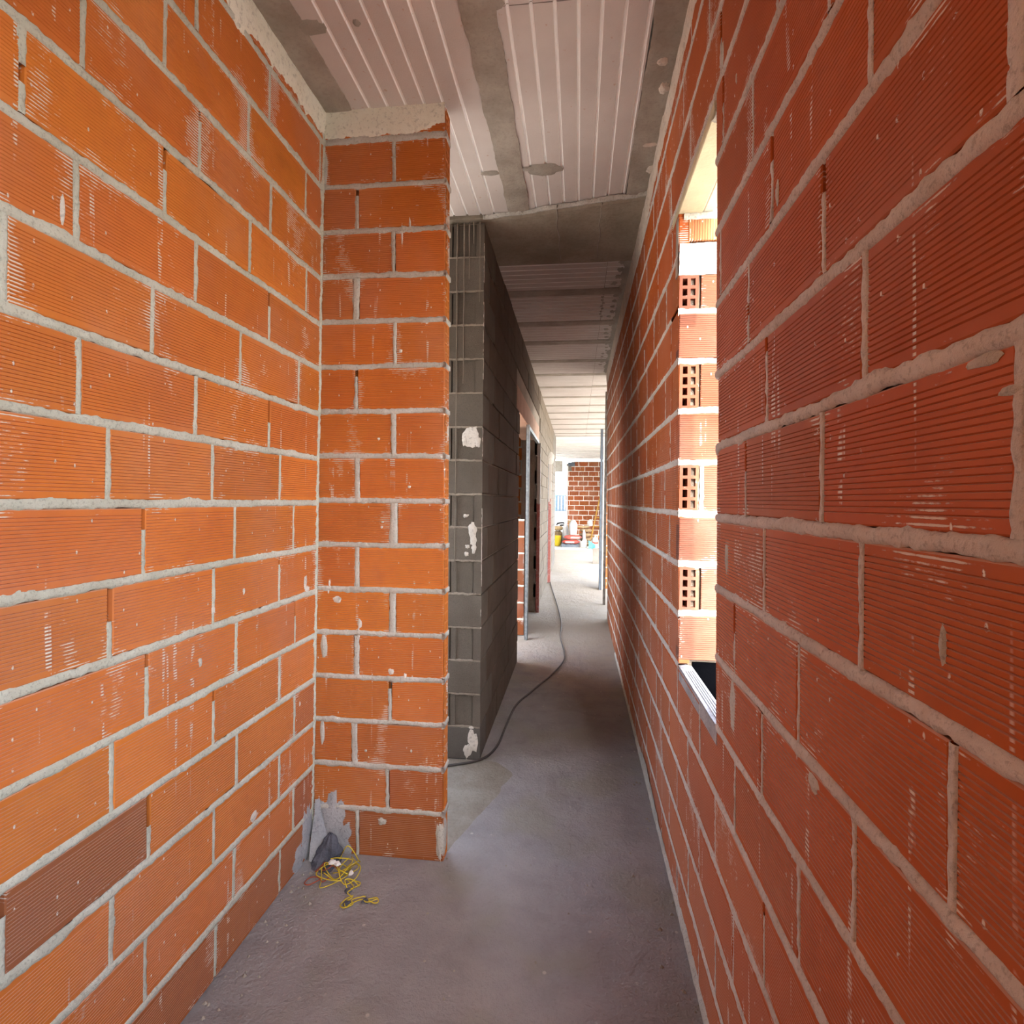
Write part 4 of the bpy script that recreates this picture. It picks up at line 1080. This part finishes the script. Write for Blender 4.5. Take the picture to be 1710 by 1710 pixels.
# left of pile
m = MB(); m.lathe([(.10, FZ), (.13, FZ+.02), (.15, FZ+.30), (.16, FZ+.31)], X(929.5, 16.4), 16.5, 14)
tag(m.build('bucket', M['bucket'], smooth=True, origin=(X(929.5, 16.4), 16.5, FZ)), 'yellow bucket at the left end of the material pile', 'bucket')
pillow('rubble_sack', X(932, 17.0), 17.1, FZ, .34, .35, .42, 'sack_brown', 'tan rubble sack behind the yellow bucket', 'sack', seed=9)
pillow('rubble_sack', X(932, 17.0), 17.1, FZ+.43, .34, .35, .14, 'pine', 'pale sack on top of the tan rubble sack', 'sack', seed=10)
m = MB(); m.tube(cat([(X(930, 17.4), 17.4, .62), (X(932, 17.4), 17.4, .68), (X(941, 17.4), 17.4, .70), (X(943, 17.4), 17.4, .64), (X(936, 17.4), 17.4, .62)], 5), .03, 6)
m.tube([(X(936, 17.4), 17.45, FZ), (X(936, 17.4), 17.4, .63)], .02, 6)
tag(m.build('barrow_handle', M['black'], smooth=True, origin=(X(936, 17.4), 17.4, FZ)), 'black bent tool handle standing behind the pale sacks', 'tool')
for i, (a, b_, lab) in enumerate((((948, 17.5, FZ), (957, 17.8, .78), 'pale board leaning left behind the white sacks'), ((962, 18.1, FZ), (951, 18.4, .74), 'pale board crossing behind the tall white sack'), ((944, 17.2, FZ), (953, 17.2, .66), 'short pale board at the left of the leaning boards'))):
    p0 = Vector((X(a[0], a[1]), a[1], a[2])); p1 = Vector((X(b_[0], b_[1]), b_[1], b_[2])); d = (p1-p0).normalized(); s_ = Vector((d.z, 0, -d.x))*.06; tk = Vector((0, .02, 0))
    m = MB(); m.v = [tuple(q) for q in (p0-s_, p0+s_, p1+s_, p1-s_, p0-s_+tk, p0+s_+tk, p1+s_+tk, p1-s_+tk)]
    m.f = [(0,1,2,3), (7,6,5,4), (0,4,5,1), (1,5,6,2), (2,6,7,3), (3,7,4,0)]
    tag(m.build('board', M['pine'], origin=tuple(p0)), lab, 'board')
# outside at far left: white wall, blue sheet, barred fence
m = MB(); m.box(-3.5, -.46, 22.0, 22.2, -.12, .98); struct(m.build('wall_garden', M['whitewall']), 'low white garden wall outside at the far left')
fn = empty('fence', (-1.2, 22.1, .98), 'grey-blue barred fence on top of the white garden wall', 'fence')
for k in range(22): m = MB(); m.box(-3.2+k*.13, -3.2+k*.13+.07, 22.08, 22.11, .98, 1.62); m.build('bar', M['fence'], fn)
for z in (1.0, 1.58): m = MB(); m.box(-3.25, -.35, 22.075, 22.115, z, z+.04); m.build('rail', M['fence'], fn)
m = MB(); m.cbox(-2.4, -.90, 24.0, 25.0, -.1, 2.0, .02); 
for k in range(9): m.box(-2.38+k*.16, -2.32+k*.16, 23.97, 24.0, .0, 1.95)
tag(m.build('container', M['blue'], origin=(-1.6, 24.5, -.1)), 'pale blue ribbed container standing beyond the barred fence', 'container')
m = MB(); m.box(-6, -.55, 20.0, 20.3, 2.45, ZC); m.build('beam', M['cement'], bpy.data.objects['ceiling_far'])
m = MB(); m.tube([(X(947, 19.2), 19.2, FZ), (X(947, 19.2), 19.2, 2.6)], .025, 8); tag(m.build('conduit', M['whiteplastic'], origin=(X(947, 19.2), 19.2, FZ)), 'thin white upright pipe at the left edge of the far brick wall', 'pipe')

# light portals at the openings to the sky
portal('sky_portal', (.60, 1.635, 1.6), (0, math.radians(90), 0), 1.6, .6)
portal('sky_portal', (.64, -.76, 1.73), (0, math.radians(90), 0), 1.6, 1.55)
portal('sky_portal', (-.72, 2.47, 1.4), (0, math.radians(-90), 0), 2.8, .8)
portal('sky_portal', (-.72, 5.2, 1.06), (0, math.radians(-90), 0), 2.1, 1.2)
